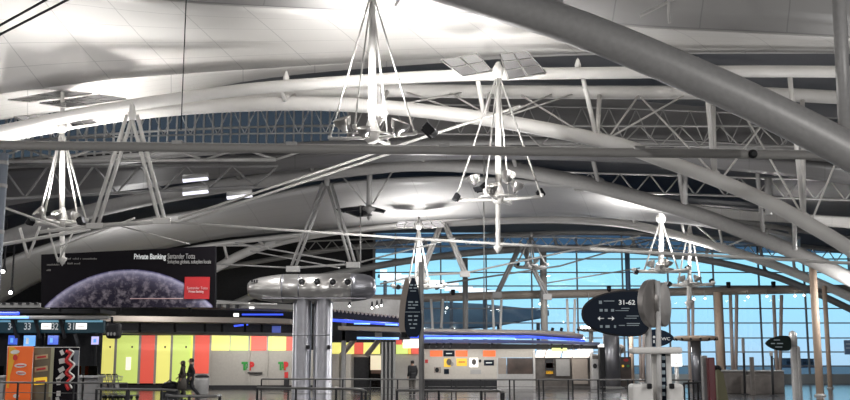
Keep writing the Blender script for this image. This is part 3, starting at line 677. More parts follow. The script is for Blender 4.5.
for y, runs in ((259.5, ((62, 70), (71.5, 78), (79, 80), (81.5, 96))), (264.3, ((63, 65), (66.5, 72), (73, 79.5))), (265.5, ((46, 59),)), (271, ((46, 50.5),))):
    for a_, b_ in runs:
        n_ = max(1, int((b_-a_)/1.1))
        for q in range(n_):
            xx = a_+(b_-a_)*(q+.5)/n_; hh = random.choice((1.1, 1.1, 1.7)); box(bm, (XB(xx), BD-.015, Z(y-hh/2, BD)), (M_(.7, BD), .01, M_(hh, BD)))
obj('small_print', bm, FNT, t, 'faint lines of small print')
bm = bmesh.new(); box(bm, ((XB(131)+XB(184))/2, BD-.03, Z(298.6, BD)), (M_(53, BD), .01, M_(.7, BD))); obj('small_print', bm, pk, t)
for px in (60, 120, 190):
    obj('support_post', rod(P(px, 312, BD+.5), P(px, 296, BD+.5), .06, 8), DARK, t)

# ================================================================== CHECK-IN DESKS (left)
CD = 42.0
def pbox(x0, x1, y0, y1, D, dep, bev=.0, dy=0):
    """box whose front face covers the pixel rectangle at distance D, extending dep metres back"""
    a = P(x0, y0, D); b = P(x1, y1, D)
    return bbox(((a.x+b.x)/2, D+dep/2+dy, (a.z+b.z)/2), (abs(b.x-a.x), dep, abs(a.z-b.z)), bev)
def fbox(x0, x1, y0, D, dep, bev=.0):
    """same, standing on the floor"""
    a = P(x0, y0, D); b = P(x1, y0, D); return bbox(((a.x+b.x)/2, D+dep/2, a.z/2), (abs(b.x-a.x), dep, a.z), bev)
t = thing('desk_canopy', 'dark flat canopy beam over the numbered check-in desks', 'canopy', (X(50, CD), CD, Z(318, CD)))
obj('beam', pbox(-120, 108, 315.5, 319, CD-.6, .5, .04), GREY, t)
obj('deck', pbox(-120, 100, 309, 313.5, CD, 2.2, .03), DARK, t)
obj('ribbed_roof', pbox(-120, 40, 303, 308, CD+1.5, 1.2, .03), MIDG, t)
for px in range(-110, 40, 8): obj('rib', pbox(px, px+3, 302.2, 304.5, CD+1.45, 1.0), DARK, t)
for px, y0, y1, nm in ((-10, 312, 315.3, 'blue_tube'),): obj(nm, pbox(-60, 28, 316.2, 318.6, CD-.75, .1, .03), NEONL, t)
obj('blue_tube', pbox(-60, 19, 311.8, 314.8, CD-.2, .1, .03), NEON, t)
for px in (-60, 44, 96): obj('post', rod(P(px, 315, CD+2.1), Vector((X(px, CD+2.1), CD+2.1, 0)), .07, 10), DARK, t)
for i, (px, py) in enumerate(((3, 271.5), (10.5, 292.5))):
    tt = thing('downlight', 'small round white ceiling lamp, ' + ('higher' if i == 0 else 'lower') + ' of two in the dark gap beside the advertising panel', 'lamp', tuple(P(px, py, 47)))
    obj('lens', lathe(bmesh.new(), [(0, -.02), (.085, 0), (.06, .08), (0, .1)], 12, aim(P(px, py, 47), (0, -1, -.3))), LAMPDOT, tt)
    obj('housing', lathe(bmesh.new(), [(.10, -.1), (.13, 0), (.12, .02), (.05, .25), (.03, 2.4), (0, 2.4)], 12, Matrix.Translation(P(px, py, 47)+Vector((0,.12,.05)))), DARK, tt)
# headers with numbers
heads = [(-40, 13.5, '34', 8, None, 'dark teal header panel with the number 34, cut off by the border'), (16.5, 36, '33', 24, None, 'dark teal header panel with the number 33, over the bright blue monitor'), (38, 61, '32', 51.6, (41.5, 51), 'dark teal header panel with the number 32 and a white sticker'), (64.5, 103.5, '31', 67.5, (76, 86.5), 'long dark teal header panel with the number 31 and a white sticker')]
for x0, x1, s, tx, stk, lb in heads:
    t = thing('desk_header', lb, 'sign', tuple(P((x0+x1)/2, 333, CD)))
    obj('panel', pbox(x0, x1, 320, 333, CD, .25, .03), TEAL, t)
    obj('light_strip', pbox(x0+1, x1-1, 320.2, 322.2, CD-.03, .04), TEALL, t)
    lettering(s, P(tx, 329.6, CD-.03), M_(9.5, CD), SIGNW, t, 'number', bold=.006, fit=M_(6.5, CD))
    if stk:
        st = obj('sticker', pbox(stk[0], stk[1], 323.2, 329.2, CD-.02, .015), WHITEL, t)
        obj('small_print', pbox(stk[0]+1.5, stk[1]-2, 325.7, 326.6, CD-.03, .008), WALLG, st)
for i, (x0, x1, mm, lb) in enumerate(((8.5, 17, SCREEN, 'small blue monitor over the orange advert, under the number 34'), (24, 35, SCREENL, 'bright blue monitor under the number 33'), (48, 58, SCREEN, 'small blue monitor under the number 32'), (91.5, 98.5, SCREENV, 'pale lilac monitor at the end of the desks, next to the yellow panels'))):
    t = thing('monitor', lb, 'screen', tuple(P((x0+x1)/2, 335, CD)))
    y0 = 335.5 if i < 3 else 336.5; y1 = 344.5 if i != 1 else 346
    obj('housing', pbox(x0-.8, x1+.8, y0-.8, y1+.8, CD+.02, .12, .02), BLACK, t)
    obj('screen', pbox(x0, x1, y0, y1, CD-.005, .02), mm, t)
    obj('content', pbox(x0+2, x0+4.5, y0+2.5, y1-2, CD-.012, .006), SIGNW if i == 1 else SCREENL, t)
    obj('hanger', rod(P((x0+x1)/2, 333, CD+.1), P((x0+x1)/2, y0-.5, CD+.1), .03, 6), BLACK, t)
# dark back wall of the desk area and desks
t = tag(obj('desk_back_partition', pbox(-160, 99, 333, 392, CD+2.6, .15), DARK), 'dark partition wall behind the check-in desks', 'partition')
for i, (x0, x1, lb) in enumerate(((-22, 4, 'dark check-in desk at the border, beside the orange advert'), (35, 54, 'dark check-in desk behind the beige advert'), (62, 82, 'dark check-in desk behind the black chocolate advert'), (84, 98, 'dark check-in desk at the end of the row, behind the trolleys'))):
    t = thing('check_in_desk', lb, 'desk', (X((x0+x1)/2, CD+.6), CD+.6, 0))
    obj('body', fbox(x0, x1, 378, CD+.5, .7, .03), MIDG, t)
    obj('counter_top', pbox(x0-.5, x1+.5, 375.5, 378, CD+.4, .9, .02), GREY, t)
    obj('glass_screen', pbox(x0+1, x1-1, 366, 375.4, CD+.5, .03), GLASSD, t)
for i, (px, ys) in enumerate(((13, 319), (36, 319), (61, 319), (75, 334))):
    tag(obj('diagonal_strut', rod(P(px-(0 if i == 3 else 1), ys, CD-.15), P(px+4, ys+(14 if i == 3 else 19), CD-.15), .075, 8), DARK), 'dark slanting strut crossing the header panels, ' + ('over the orange advert', 'over the beige advert', 'above the black advert', 'below the sticker of the last header')[i], 'strut')
# adverts standing in front of the desks
AD = 39.0
def advert(x0, x1, y0, D, label, m):
    t = thing('advert_stand', label, 'advert', (X((x0+x1)/2, D), D, 0))
    obj('panel', fbox(x0, x1, y0, D, .12, .01), m, t)
    obj('frame', tube(bmesh.new(), [Vector((X(x0, D), D+.06, 0)), P(x0, y0, D+.06), P(x1, y0, D+.06), Vector((X(x1, D), D+.06, 0))], .03, 8), GREY, t)
    obj('foot', bbox((X((x0+x1)/2, D), D+.06, .03), (M_(x1-x0, D)*.9, .5, .06), .01), DARK, t)
    return t
def blob(cx_, cy_, w, h, D, rot=0, n=20, dep=.01):
    bm = bmesh.new(); c = P(cx_, cy_, D); k = D/F
    prism(bm, [((w*math.cos(q*2*PI/n)*math.cos(rot)-h*math.sin(q*2*PI/n)*math.sin(rot))*k/2, (w*math.cos(q*2*PI/n)*math.sin(rot)+h*math.sin(q*2*PI/n)*math.cos(rot))*k/2) for q in range(n)], dep, Matrix.Translation(c)); return bm
def bar(cx_, cy_, w, h, D, rot=0, dep=.012):
    c = P(cx_, cy_, D); k = D/F; return bbox(c, (w*k, dep, h*k), .003, M=Matrix.Rotation(-rot, 4, 'Y'), seg=1)
WP = mat('white_print', (.75,.73,.7), .5)
t = advert(8, 33, 346.5, AD, 'bright orange advert stand with white oval logos', ORANGE)
bm = bmesh.new(); prism(bm, [(X(8.5, AD), Z(347, AD)), (X(13, AD), Z(347, AD)), (X(19, AD), Z(352, AD)), (X(14, AD), Z(362, AD)), (X(11, AD), Z(375, AD)), (X(10.5, AD), Z(388, AD)), (X(8.5, AD), Z(388, AD))], .01, Matrix.Translation((0, AD-.01, 0))); obj('yellow_flash', bm, mat('amber_print', (.8,.42,.02), .4), t)
for (cx_, cy_, w, h, r) in ((15, 352, 9, 4, .1), (20.5, 365.5, 12, 4.2, .05), (21, 373, 10, 4, -.1), (16, 396, 6, 4, 0)): obj('white_logo', blob(cx_, cy_, w, h, AD-.015, r), WP, t)
obj('red_emblem', blob(15.2, 357.5, 4.5, 6, AD-.015), RED, t)
for (cx_, cy_, w) in ((20.5, 365.5, 8), (21, 373, 7)): obj('red_script', bar(cx_, cy_, w, 1.1, AD-.025), RED, t)
t = advert(34, 53, 347.5, AD+.2, 'dark beige advert stand with three wrapped bars', BEIGE)
for (cx_, cy_, w, h, r) in ((41.5, 357, 13, 4.5, .12), (41, 369, 13, 5, .14)): 
    q_ = obj('wrapped_bar', bar(cx_, cy_, w, h, AD+.18, r), BEIGEL, t); obj('bar_label', bar(cx_, cy_, w*.7, h*.4, AD+.165, r), RED, q_)
q_ = obj('yellow_bar', bar(40.5, 381, 13, 7, AD+.18, .08), YELLOWP, t); obj('bar_label', bar(40.5, 382, 9, 3, AD+.165, .08), RED, q_)
obj('pale_edge_strip', bar(51.5, 372, 3.2, 48, AD+.185), mat('pale_olive_print', (.38,.37,.24), .5), t)
t = advert(54.5, 79, 347.5, AD+.4, 'black advert stand with tumbling white letters and red swirl', mat('black_gloss_print', (.01,.008,.012), .55, spec=.15))
for (cx_, cy_, w, h, r) in ((62, 352.5, 3.5, 5, .5), (62, 361, 6, 5, .2), (61.5, 369.5, 6, 4.5, .5), (60.5, 377, 9, 4.5, .75), (58.5, 382, 4, 6, .1), (58.5, 393.5, 4, 5, 0), (57.5, 399, 3.4, 4, .3)): obj('white_letter', bar(cx_, cy_, w, h, AD+.38, r), WP, t)
sw = catmull([P(x, y, AD+.38) for x, y in ((66, 351), (70.5, 354), (66.5, 361), (71.5, 366), (66.5, 373), (71, 378), (66.5, 384), (69, 390))], 6)
obj('red_swirl', tube(bmesh.new(), sw, .07, 6), RED, t); sw2 = [v+Vector((.12, -.03, .06)) for v in sw]; obj('white_swirl', tube(bmesh.new(), sw2, .035, 6), WP, t)
obj('grey_patch', bar(76, 358, 5, 15, AD+.385), mat('grey_blue_print', (.22,.24,.28), .5), t)

# hanging black clock box
t = thing('hanging_display', 'small black rounded display box hanging from the canopy, next to the number 31 header', 'display', tuple(P(111, 338, 40)))
obj('case', pbox(105.5, 118.5, 322.5, 338.5, 40, .5, .12), BLACK, t)
for k, px in enumerate((108, 111.2, 114.5)): obj('dial', blob(px, 334, 2.2, 3.6, 39.98), MIDG, t)
obj('hanger', rod(P(112, 322.5, 40.2), P(112, 317, 40.2), .05, 6), BLACK, t)

# ================================================================== AIRLINE SALES WALL
TD = 60.0
t = thing('airline_sales_wall', 'grey sales counter wall under a strip of yellow, green and red backlit panels', 'partition', (X(250, TD), TD, 0))
obj('lower_wall', fbox(205, 330, 350, TD+.1, .3), WALLG, t)
obj('header_beam', pbox(98, 350, 333, 335.3, TD-.2, .6, .03), DARK, t)
obj('plinth', fbox(96, 332, 385.3, TD-.15, .3), DARK, t)
def strip(px0, px1, y1, m, nm, y0=335.4):
    o = obj(nm, pbox(px0, px1, y0, y1, TD, .12), m, t)
tall = [(98, 115, STRIPY, 'yellow'), (115.3, 139, STRIPG, 'lime'), (139.6, 155, STRIPR, 'red'), (155.6, 171, STRIPY, 'yellow'), (171.3, 191, STRIPG, 'lime'), (191.3, 193, STRIPY, 'yellow')]
for a, b, m, nm in tall: strip(a, b, 383.3, m, nm+'_light_panel')
strip(193.6, 209.5, 373.5, STRIPR, 'red_light_panel')
for a, b, m, nm in [(210.3, 229.5, STRIPY, 'yellow'), (230, 248.5, STRIPG, 'lime'), (249, 250.8, STRIPO, 'amber'), (251.2, 267, STRIPR, 'red'), (267.4, 272, STRIPG, 'lime'), (272.4, 286, STRIPY, 'yellow'), (286.3, 292, STRIPR, 'red')]: strip(a, b, 350.5, m, nm+'_light_panel')
for px, y1 in ((98, 384), (115.1, 384), (139.3, 384), (155.3, 384), (171.2, 384), (193.3, 384), (210, 385), (230, 352), (248.8, 385), (267, 385)):
    obj('panel_joint', pbox(px-.18, px+.18, 335.3, y1, TD-.01, .06), WALLG, t)
for px in (110, 132, 165, 186): obj('fitting', pbox(px-.6, px+.6, 346, 348, TD-.05, .05), DARK, t)
obj('paper_notice', pbox(126, 130.5, 357, 370, TD-.02, .02), mat('glowing_paper', (.75,.73,.66), .5, emit=(.8,.77,.66), es=.6), t, 'small white paper notice')  # paper notice, given its own glow to keep it bright
obj('dark_step', fbox(193, 210, 373.8, TD-.05, .2), GREY, t)
for px, nm in ((247.5, 'wide'), (283, 'narrow')):
    xs = 1.0 if nm == 'wide' else .8
    lettering('T', P(px-6.2*xs, 369.5, TD+.06), M_(10, TD), GREEN, t, 'airline_logo', bold=.045, fit=M_(6.2*xs, TD))
    lettering('A', P(px-1.8*xs, 369.5, TD+.05), M_(9, TD), GREEN, t, 'airline_logo', bold=.02, fit=M_(3.2*xs, TD))
    lettering('P', P(px+.9*xs, 369.5, TD+.055), M_(10, TD), RED, t, 'airline_logo', bold=.05, fit=M_(5.6*xs, TD))
obj('red_notice', pbox(284.5, 288, 372, 379, TD+.04, .05), RED, t)
obj('counter_shelf', pbox(247.5, 262, 372.3, 373.2, TD-.1, .3), DARK, t)
obj('dark_stand', pbox(284, 288, 378, 386, TD-.3, .3), DARK, t)
# second stretch of the strip, past the twin tubes
t = thing('shop_front_strip', 'short strip of yellow, red and lime light panels past the twin steel tubes', 'partition', (X(370, 61), 61, 0))
for a, b, m, nm in [(332, 345, STRIPY, 'yellow'), (345.4, 354, STRIPY, 'yellow'), (354.4, 363, STRIPR, 'red'), (363.4, 380, STRIPY, 'yellow'), (396, 408, STRIPG, 'lime'), (408.4, 411, STRIPO, 'amber'), (411.4, 420, STRIPR, 'red')]:
    obj(nm+'_light_panel', pbox(a, b, 342.5, 354, 61, .12), m, t)
obj('white_light_panel', pbox(383, 391, 338.6, 342, 61, .12), WHITEL, t); obj('white_light_panel', pbox(403, 419, 338.8, 348, 60.9, .12), WHITEL, t); obj('red_light_panel', pbox(396, 402, 340, 344.5, 60.95, .1), STRIPR, t)
obj('lower_wall', fbox(330, 425, 354, 61.3, .25), WALLG, t)
obj('cream_pillar', fbox(330, 339, 354, 60.9, .3), CREAM, t); obj('cream_pillar', fbox(345.5, 351, 354, 60.9, .3), CREAM, t)
obj('dark_doorway', fbox(354, 369, 357, 61.2, .1), DARK, t)
obj('glass_screen', fbox(369, 381, 356, 60.7, .06), GLASSD, t)
obj('lit_notice', pbox(370.5, 381, 355.5, 370, 60.4, .06), mat('cream_lightbox', (.8,.72,.55), .5, emit=(.8,.68,.45), es=.35), t); obj('brown_shelf', pbox(371, 381, 370.2, 373.5, 60.3, .2), mat('brown_wood', (.10,.05,.03), .5), t)
# slanting dark struts in front
for i, (p, q) in enumerate((((358, 335), (341, 356)), ((383, 335), (366, 356)))):
    tag(obj('slanting_post', rod(P(*p, 58.5), P(*q, 58.5), M_(2.6, 58.5), 8), TAUPE), 'dark slanting post in front of the light strip, '+('close to the steel tubes' if i == 0 else 'close to the ribbed dark column'), 'post')
tag(obj('utility_post', fbox(341.5, 346, 322, 57, .28, .04), GREY), 'slim grey post with a knob, just past the twin steel tubes', 'post')
t = thing('ribbed_column', 'dark ribbed grey column standing behind the railing, near the upright oval sign', 'column', (X(387.5, 40), 40, 0)); t['kind'] = 'thing'
obj('core', fbox(381.5, 395, 341, 40, .5, .03), MIDG, t)
for k in range(7): obj('rib', fbox(381.8+k*1.95, 382.8+k*1.95, 341.5, 39.93, .08), DARK if k % 2 else GREY, t)
obj('cap', pbox(380.8, 395.7, 340, 341.8, 39.9, .65, .02), DARK, t)

# canopies with blue light
def canopy(parts, label, loc):
    t = thing('lit_canopy', label, 'canopy', loc)
    for nm, bm_, m in parts: obj(nm, bm_, m, t)
    return t
def slab(pts_top, pts_bot, D, dep):
    return prism(bmesh.new(), [(P(x, y, D).x, P(x, y, D).z) for x, y in pts_top]+[(P(x, y, D).x, P(x, y, D).z) for x, y in pts_bot[::-1]], dep, Matrix.Translation((0, D+dep/2, 0)))
c = canopy([('roof', slab([(110, 297), (215, 300), (277, 303.5), (300, 305)], [(110, 304), (215, 307), (277, 309), (300, 310)], 53, 3), MIDG),
        ('edge_tube', rod(P(100, 301, 52.9), P(277, 304.2, 52.9), M_(1, 53), 8), WIRE),
        ('lower_roof', slab([(100, 315.5), (272, 318), (290, 319)], [(100, 321), (272, 323), (290, 323.5)], 52, 2), TAUPE),
        ('fascia', slab([(100, 330), (292, 333)], [(100, 333), (292, 336)], 55, 1.5), MIDG),
        ('dark_core', slab([(100, 305), (293, 309)], [(100, 331), (293, 334)], 57.5, .4), DARK),
        ('blue_tube', rod(P(242, 314.5, 56), P(283, 314.5, 56), M_(.8, 56), 8), NEON),
        ('blue_tube', rod(P(234, 326, 56), P(248, 324.5, 56), M_(.9, 56), 8), NEON),
        ('blue_box', pbox(272, 280, 326, 333, 56, .3), mat('blue_lit_box', (.08,.10,.3), .4, emit=(.08,.12,.45), es=.4)),
        ('exit_lamp', pbox(233.5, 238.5, 313.2, 316.6, 54, .1), WHITEL)], 'dark layered desk canopy with thin blue tubes, before the twin steel tubes', (X(200, 54), 54, Z(325, 54)))
for k, px in enumerate((219, 228, 237)): obj('clamp', bbox(P(px, 305.5, 52.95), (.18, .12, .3), .02), DARK, c)
obj('capsule_lamp', pbox(249, 254, 302, 304, 52.8, .12, .02), CHROME, c); obj('capsule_lamp', pbox(249, 254, 306.7, 308.7, 52.8, .12, .02), WHITEL, c)
for px in (140, 175, 205, 222, 245, 262): obj('post', rod(P(px, 323, 54), P(px, 332, 54), .07, 8), DARK, c)
c = canopy([('ribbed_roof', slab([(325, 308.5), (402, 317)], [(325, 316.5), (402, 322.5)], 54, 2.5), DARK),
        ('upper_roof', slab([(325, 296), (400, 300), (420, 302)], [(325, 309), (400, 317), (420, 320)], 56.5, 1), GREY),
        ('blue_tube', rod(P(330, 320, 53.6), P(400, 324.5, 53.6), M_(1.5, 53.6), 8), NEON), ('pale_tube', rod(P(354, 323.6, 53.5), P(370, 323.8, 53.5), M_(.7, 53.5), 8), NEONL), ('pale_tube', rod(P(385, 324.5, 53.5), P(398, 325, 53.5), M_(.7, 53.5), 8), NEONL),
        ('lower_roof', slab([(338, 326), (404, 327.5)], [(338, 329.5), (404, 332)], 53.5, 1.5), TAUPE),
        ('soffit', slab([(330, 330), (410, 333)], [(330, 341), (410, 339.5)], 57, .3), DARK),
        ('blue_tube', rod(P(357, 338, 56), P(399, 338.5, 56), M_(1.1, 56), 8), NEONL),
        ('window_frame', pbox(375, 382, 331.5, 337.5, 55.5, .1), GREY)], 'ribbed dark canopy with a blue tube, between steel tubes and upright oval sign', (X(365, 54), 54, Z(325, 54)))
for k in range(18):
    x = 331+k*3.9; obj('rib', bbox(P(x, 309.6+(x-325)*.1, 53.95), (M_(2.2, 54), .1, M_(3, 54)), .02, M=Matrix.Rotation(-.5, 4, 'Y')), TAUPE, c)
for i, (px, py) in enumerate(((349.5, 306), (372, 308), (377, 306.8), (381.5, 305.3))):
    lb = ('small white ceiling lamp just past the twin steel tubes', 'first small lamp of the close trio above the ribbed canopy', 'middle small lamp of the close trio above the ribbed canopy', 'last and highest small lamp of the close trio above the ribbed canopy')[i]
    tt = thing('downlight', lb, 'lamp', tuple(P(px, py, 53)))
    obj('lens', lathe(bmesh.new(), [(0, -.02), (.05, 0), (.04, .06), (0, .1)], 12, aim(P(px, py, 53), (0, -1, -.3))), LAMPDOT, tt)
    obj('housing', lathe(bmesh.new(), [(.06, -.08), (.08, 0), (.08, .02), (.04, .3), (0, .32)], 12, Matrix.Translation(P(px, py, 53)+Vector((0,.1,.03)))), DARK, tt)
CB = 59.0
c = canopy([('roof', slab([(402, 327.5), (425, 328.5), (540, 330), (575, 332)], [(402, 332), (425, 333.5), (540, 335.5), (575, 338)], CB, 2.6), MIDG),
        ('rounded_edge', tube(bmesh.new(), [P(400, 331, CB-.05), P(540, 333, CB-.05), P(570, 335, CB-.05), P(583, 337, CB-.05)], [M_(1.6, CB), M_(1.8, CB), M_(2.8, CB), M_(2.6, CB)], 12), TAUPE),
        ('blue_tube', tube(bmesh.new(), [P(405, 336.5, CB-.3), P(530, 336.8, CB-.3), P(585, 340.5, CB-.3)], M_(1.2, CB), 8), NEON),
        ('pale_tube', rod(P(425, 338, CB-.35), P(515, 338.5, CB-.35), M_(.8, CB), 8), NEONL),
        ('lower_roof', slab([(420, 339.3), (530, 340), (600, 342.3)], [(420, 343), (530, 343), (600, 345)], CB, 2), mat('blue_grey_metal', (.16,.18,.27), .45)),
        ('soffit', slab([(420, 343), (600, 345)], [(420, 349), (600, 349)], CB+2.2, .2), DARK)], 'long dark canopy with a blue light line over the poster wall', (X(500, CB), CB, Z(338, CB)))
for px in (430, 437, 444, 451, 470, 492, 552, 563, 573, 582): obj('bracket', rod(P(px, 343, CB+.8), P(px-1.5, 349, CB+.8), .07, 6), BLACK, c)
for px in (440, 452, 552, 561): obj('spotlight', rod(P(px, 331, CB+.5), P(px+1, 327.8, CB+.5), .09, 8), BLACK, c)
# poster wall / shop
SD = 61.5
t = thing('poster_wall', 'cream wall with orange and white posters under the blue lit canopy', 'partition', (X(470, SD), SD, 0))
obj('wall', fbox(424, 497, 349, SD, .25), CREAM, t)
for x0, x1, y0, y1, m, nm in ((430, 442.5, 350.5, 356.5, ORANGEP, 'orange_poster'), (443.5, 454.5, 350.5, 356.5, BLUEDARK, 'navy_poster'), (455.5, 467.5, 350.5, 356.5, ORANGEP, 'orange_poster'), (483, 495.5, 350.5, 356.5, ORANGEP, 'orange_poster'),
        (456.5, 467, 358.5, 366, YELLOWP, 'yellow_poster'), (484, 494, 360, 365.5, BLUEDARK, 'navy_poster'), (444, 450.5, 358.5, 367, YELLOWP, 'yellow_poster'), (469.5, 478, 358, 367, WHITEL, 'white_poster'), (424.5, 428, 359.5, 363, RED, 'red_poster'), (434, 441, 367, 373, TAUPE, 'brown_poster'), (470.5, 481, 369.5, 374, GREY, 'grey_poster'), (444, 449, 369, 374, BLUEDARK, 'navy_poster')):
    obj(nm, pbox(x0, x1, y0, y1, SD-.04, .04), m, t)
for (cx_, cy_, r_, m) in ((449, 362, 3.2, STONE), (474, 362, 3, STONE), (437, 370, 2.4, BLACK), (452, 364, 2, WALLG), (480, 361, 1.6, BLACK)): obj('printed_figure', blob(cx_, cy_, r_*1.6, r_*2, SD-.05), m, t)
for x0, x1, y in ((446, 452, 353.5), (458.5, 465, 362), (486, 492, 362.8)): obj('small_print', pbox(x0, x1, y-.5, y+.5, SD-.06, .012), SIGNW if y != 362 else RED, t)
obj('dark_plinth', fbox(424, 497, 380, SD-.1, .2), DARK, t)
t = thing('shop_window', 'wide shop window with a dark brown picture, beside the poster wall', 'shop window', (X(520, SD), SD, 0))
obj('fascia', pbox(497, 534, 349, 357.5, SD, .25), CREAM, t); obj('brown_picture', pbox(507, 533, 358, 374, SD+.05, .05), BROWNP, t); obj('brown_door', pbox(498, 506.5, 358, 374, SD+.04, .05), TAUPE, t)
obj('lower_panel', fbox(497, 534, 374, SD+.02, .2), GREY, t); obj('frame_post', fbox(533, 535, 349, SD-.05, .2), WIRE, t); obj('frame_post', fbox(496.6, 498, 357, SD-.05, .2), WIRE, t)
t = thing('service_kiosk', 'row of white lit awning boxes with a yellow green top, beside the brown picture window', 'kiosk', (X(565, SD), SD, 0))
for x0, x1, m, nm in ((536, 544, WHITEL, 'white_awning'), (546, 560, WHITEL, 'white_awning'), (563, 572, WHITEL, 'white_awning'), (574, 589, WHITEL, 'white_awning')):
    obj(nm, slab([(x0+2, 350), (x1+2, 350)], [(x0, 357.5), (x1, 357.5)], SD-.5, .6), mat('pink_white_awning', (.72,.66,.62), .5, emit=(.85,.8,.75), es=.8) if 'pink_white_awning' not in MATS else MATS['pink_white_awning'], t)
obj('lime_light_box', pbox(552, 567, 348, 351, SD-.7, .3), mat('lime_lightbox', (.7,.8,.3), .4, emit=(.7,.8,.18), es=.7), t)
obj('white_light_box', pbox(578, 593, 349, 352, SD-.7, .3), WHITEL, t)
obj('back_wall', fbox(535, 592, 357.5, SD+.3, .2), STONE, t)
for x0, x1, y0, y1, m, nm in ((545.5, 553.5, 359, 375, DARK, 'picture_panel'), (546, 553, 363, 368, RED, 'red_sticker'), (546, 553, 371, 374, STRIPO, 'amber_sticker'), (556, 570, 359, 376, MIDG, 'grey_cabinet'), (572, 588, 358, 384, TAUPE, 'cream_cabinet'), (589, 591.5, 356, 372, DARK, 'dark_gap')): obj(nm, pbox(x0, x1, y0, y1, SD, .15), m, t)
t = thing('ticket_machine', 'grey upright machine with a round dark emblem, next to the broad grey column', 'machine', (X(595, 60), 60, 0))
obj('cabinet', fbox(591.5, 599, 354, 60, .7, .05), GREY, t); obj('round_emblem', blob(595, 366, 4, 5, 59.97, dep=.04), DARK, t); obj('top_panel', pbox(592.3, 598.3, 355.5, 359, 59.97, .05), STONE, t)
t = thing('dark_cabinet', 'tall black cabinet with a white lit top, leaning close to the broad grey column', 'cabinet', (X(602, 59), 59, 0))
obj('body', fbox(599.5, 605, 347, 59, .6, .04), BLACK, t); obj('white_top', pbox(599.5, 604, 344, 347, 59, .6), WHITEL, t)
# round clock-like disc behind the column
t = thing('round_plaque', 'small round grey plaque on a thin stem, just past the broad grey column', 'sign', tuple(P(620.5, 349, 64)))
obj('disc', lathe(bmesh.new(), [(0, -.05), (.26, -.05), (.29, 0), (.26, .05), (0, .05)], 20, aim(P(620.5, 349, 64), (0, -1, 0))), TAUPE, t); obj('emblem', blob(620.5, 349.5, 4, 5, 63.93), STONE, t); obj('stem', rod(P(620.5, 353, 64.1), Vector((X(620.5, 64.1), 64.1, 0)), .05, 8), GREY, t)
t = thing('poster_board', 'dark floral poster board behind the railing, beside the tan column', 'poster', (X(626, 63), 63, 0))
obj('board', fbox(620, 631, 357, 63, .1), BROWNP, t); obj('red_flower', blob(626, 360, 5, 3, 62.97), RED, t); obj('green_leaf', blob(628, 366, 3, 2.4, 62.97), GREEN, t); obj('amber_flower', blob(623, 366, 2.4, 2.4, 62.97), STRIPO, t)

# ================================================================== STEEL AIR CAPSULE ON TWIN TUBES
KD = 40.0
t = thing('air_capsule', 'long polished steel capsule with four round nozzles on two thick tubes', 'air unit', (X(311, KD), KD+.3, 0))
a, b = P(247.5, 289, KD+.3), P(376, 287, KD+.3); ax = (b-a)
Mx = Matrix.Translation(a) @ ax.normalized().to_track_quat('Z', 'Y').to_matrix().to_4x4(); Ln = ax.length; r = M_(14.3, KD)
def capprof(n0, n1, steps=8):
    return [(r*math.sin(PI/2*k/steps)**.8 if k else 0, n0*(1-math.cos(PI/2*k/steps))) for k in range(steps+1)]
prof = [(0, 0), (r*.42, .03), (r*.62, .15), (r*.80, .50), (r*.93, .95), (r*.985, 1.25), (r, 1.4)]
end = [(r*.98, Ln-.75), (r*.92, Ln-.45), (r*.78, Ln-.2), (r*.55, Ln-.06), (r*.3, Ln-.01), (0, Ln)]
def flat(bm): 
    # squash to a rounded lozenge section
    return bm
obj('left_nose', lathe(bmesh.new(), prof, 28, Mx), CHROME, t)
obj('barrel', lathe(bmesh.new(), [(r, 1.42), (r*1.0, Ln-.95)], 28, Mx), CHROME, t)
obj('right_nose', lathe(bmesh.new(), [(r, Ln-.93)]+end, 28, Mx), STAIN, t)
for s in (1.41, 2.05, Ln-.94): obj('seam_band', lathe(bmesh.new(), [(r*.99, s-.03), (r*1.012, s-.02), (r*1.012, s+.02), (r*.99, s+.03)], 28, Mx), STAIN, t)
obj('lower_trim', pbox(262, 366, 297.5, 298.6, KD-.12, .2), STAIN, t)
for px in (302, 317.5, 333, 348):
    p = P(px, 282.5, KD-.18)
    nz = obj('nozzle', lathe(bmesh.new(), [(.08, -.16), (.165, -.12), (.17, .05), (.15, .09), (.125, .09), (.12, -.05), (0, -.06)], 20, aim(p, (0, -1, .12))), CHROME, t)
    obj('nozzle_mouth', lathe(bmesh.new(), [(0, .0), (.12, .0), (.12, .06), (0, .06)], 16, aim(p, (0, -1, .12))), BLACK, nz)
for px, py in ((252, 281), (254.5, 281.2), (257, 281.4)): obj('vent_slot', bbox(P(px, py, KD-.05), (.06, .08, .1), .01), BLACK, t)
for px, nm in ((301.5, 0), (322.5, 1)):
    x = X(px, KD+.3); rr = M_(9.4, KD)
    obj('support_tube', lathe(bmesh.new(), [(rr*1.06, 0), (rr*1.06, .12), (rr, .14), (rr, Z(299, KD)), (rr*.9, Z(296, KD))], 28, Matrix.Translation((x, KD+.3, 0))), STAIN, t)
    obj('tube_clamp', lathe(bmesh.new(), [(rr, 2.55), (rr*1.02, 2.56), (rr*1.02, 2.6), (rr, 2.61)], 28, Matrix.Translation((x, KD+.3, 0))), STAIN, t)
    obj('side_sensor', bbox((x+rr*.75, KD+.3-rr*.75, Z(347, KD)), (.14, .14, .14), .03), BLACK, t)

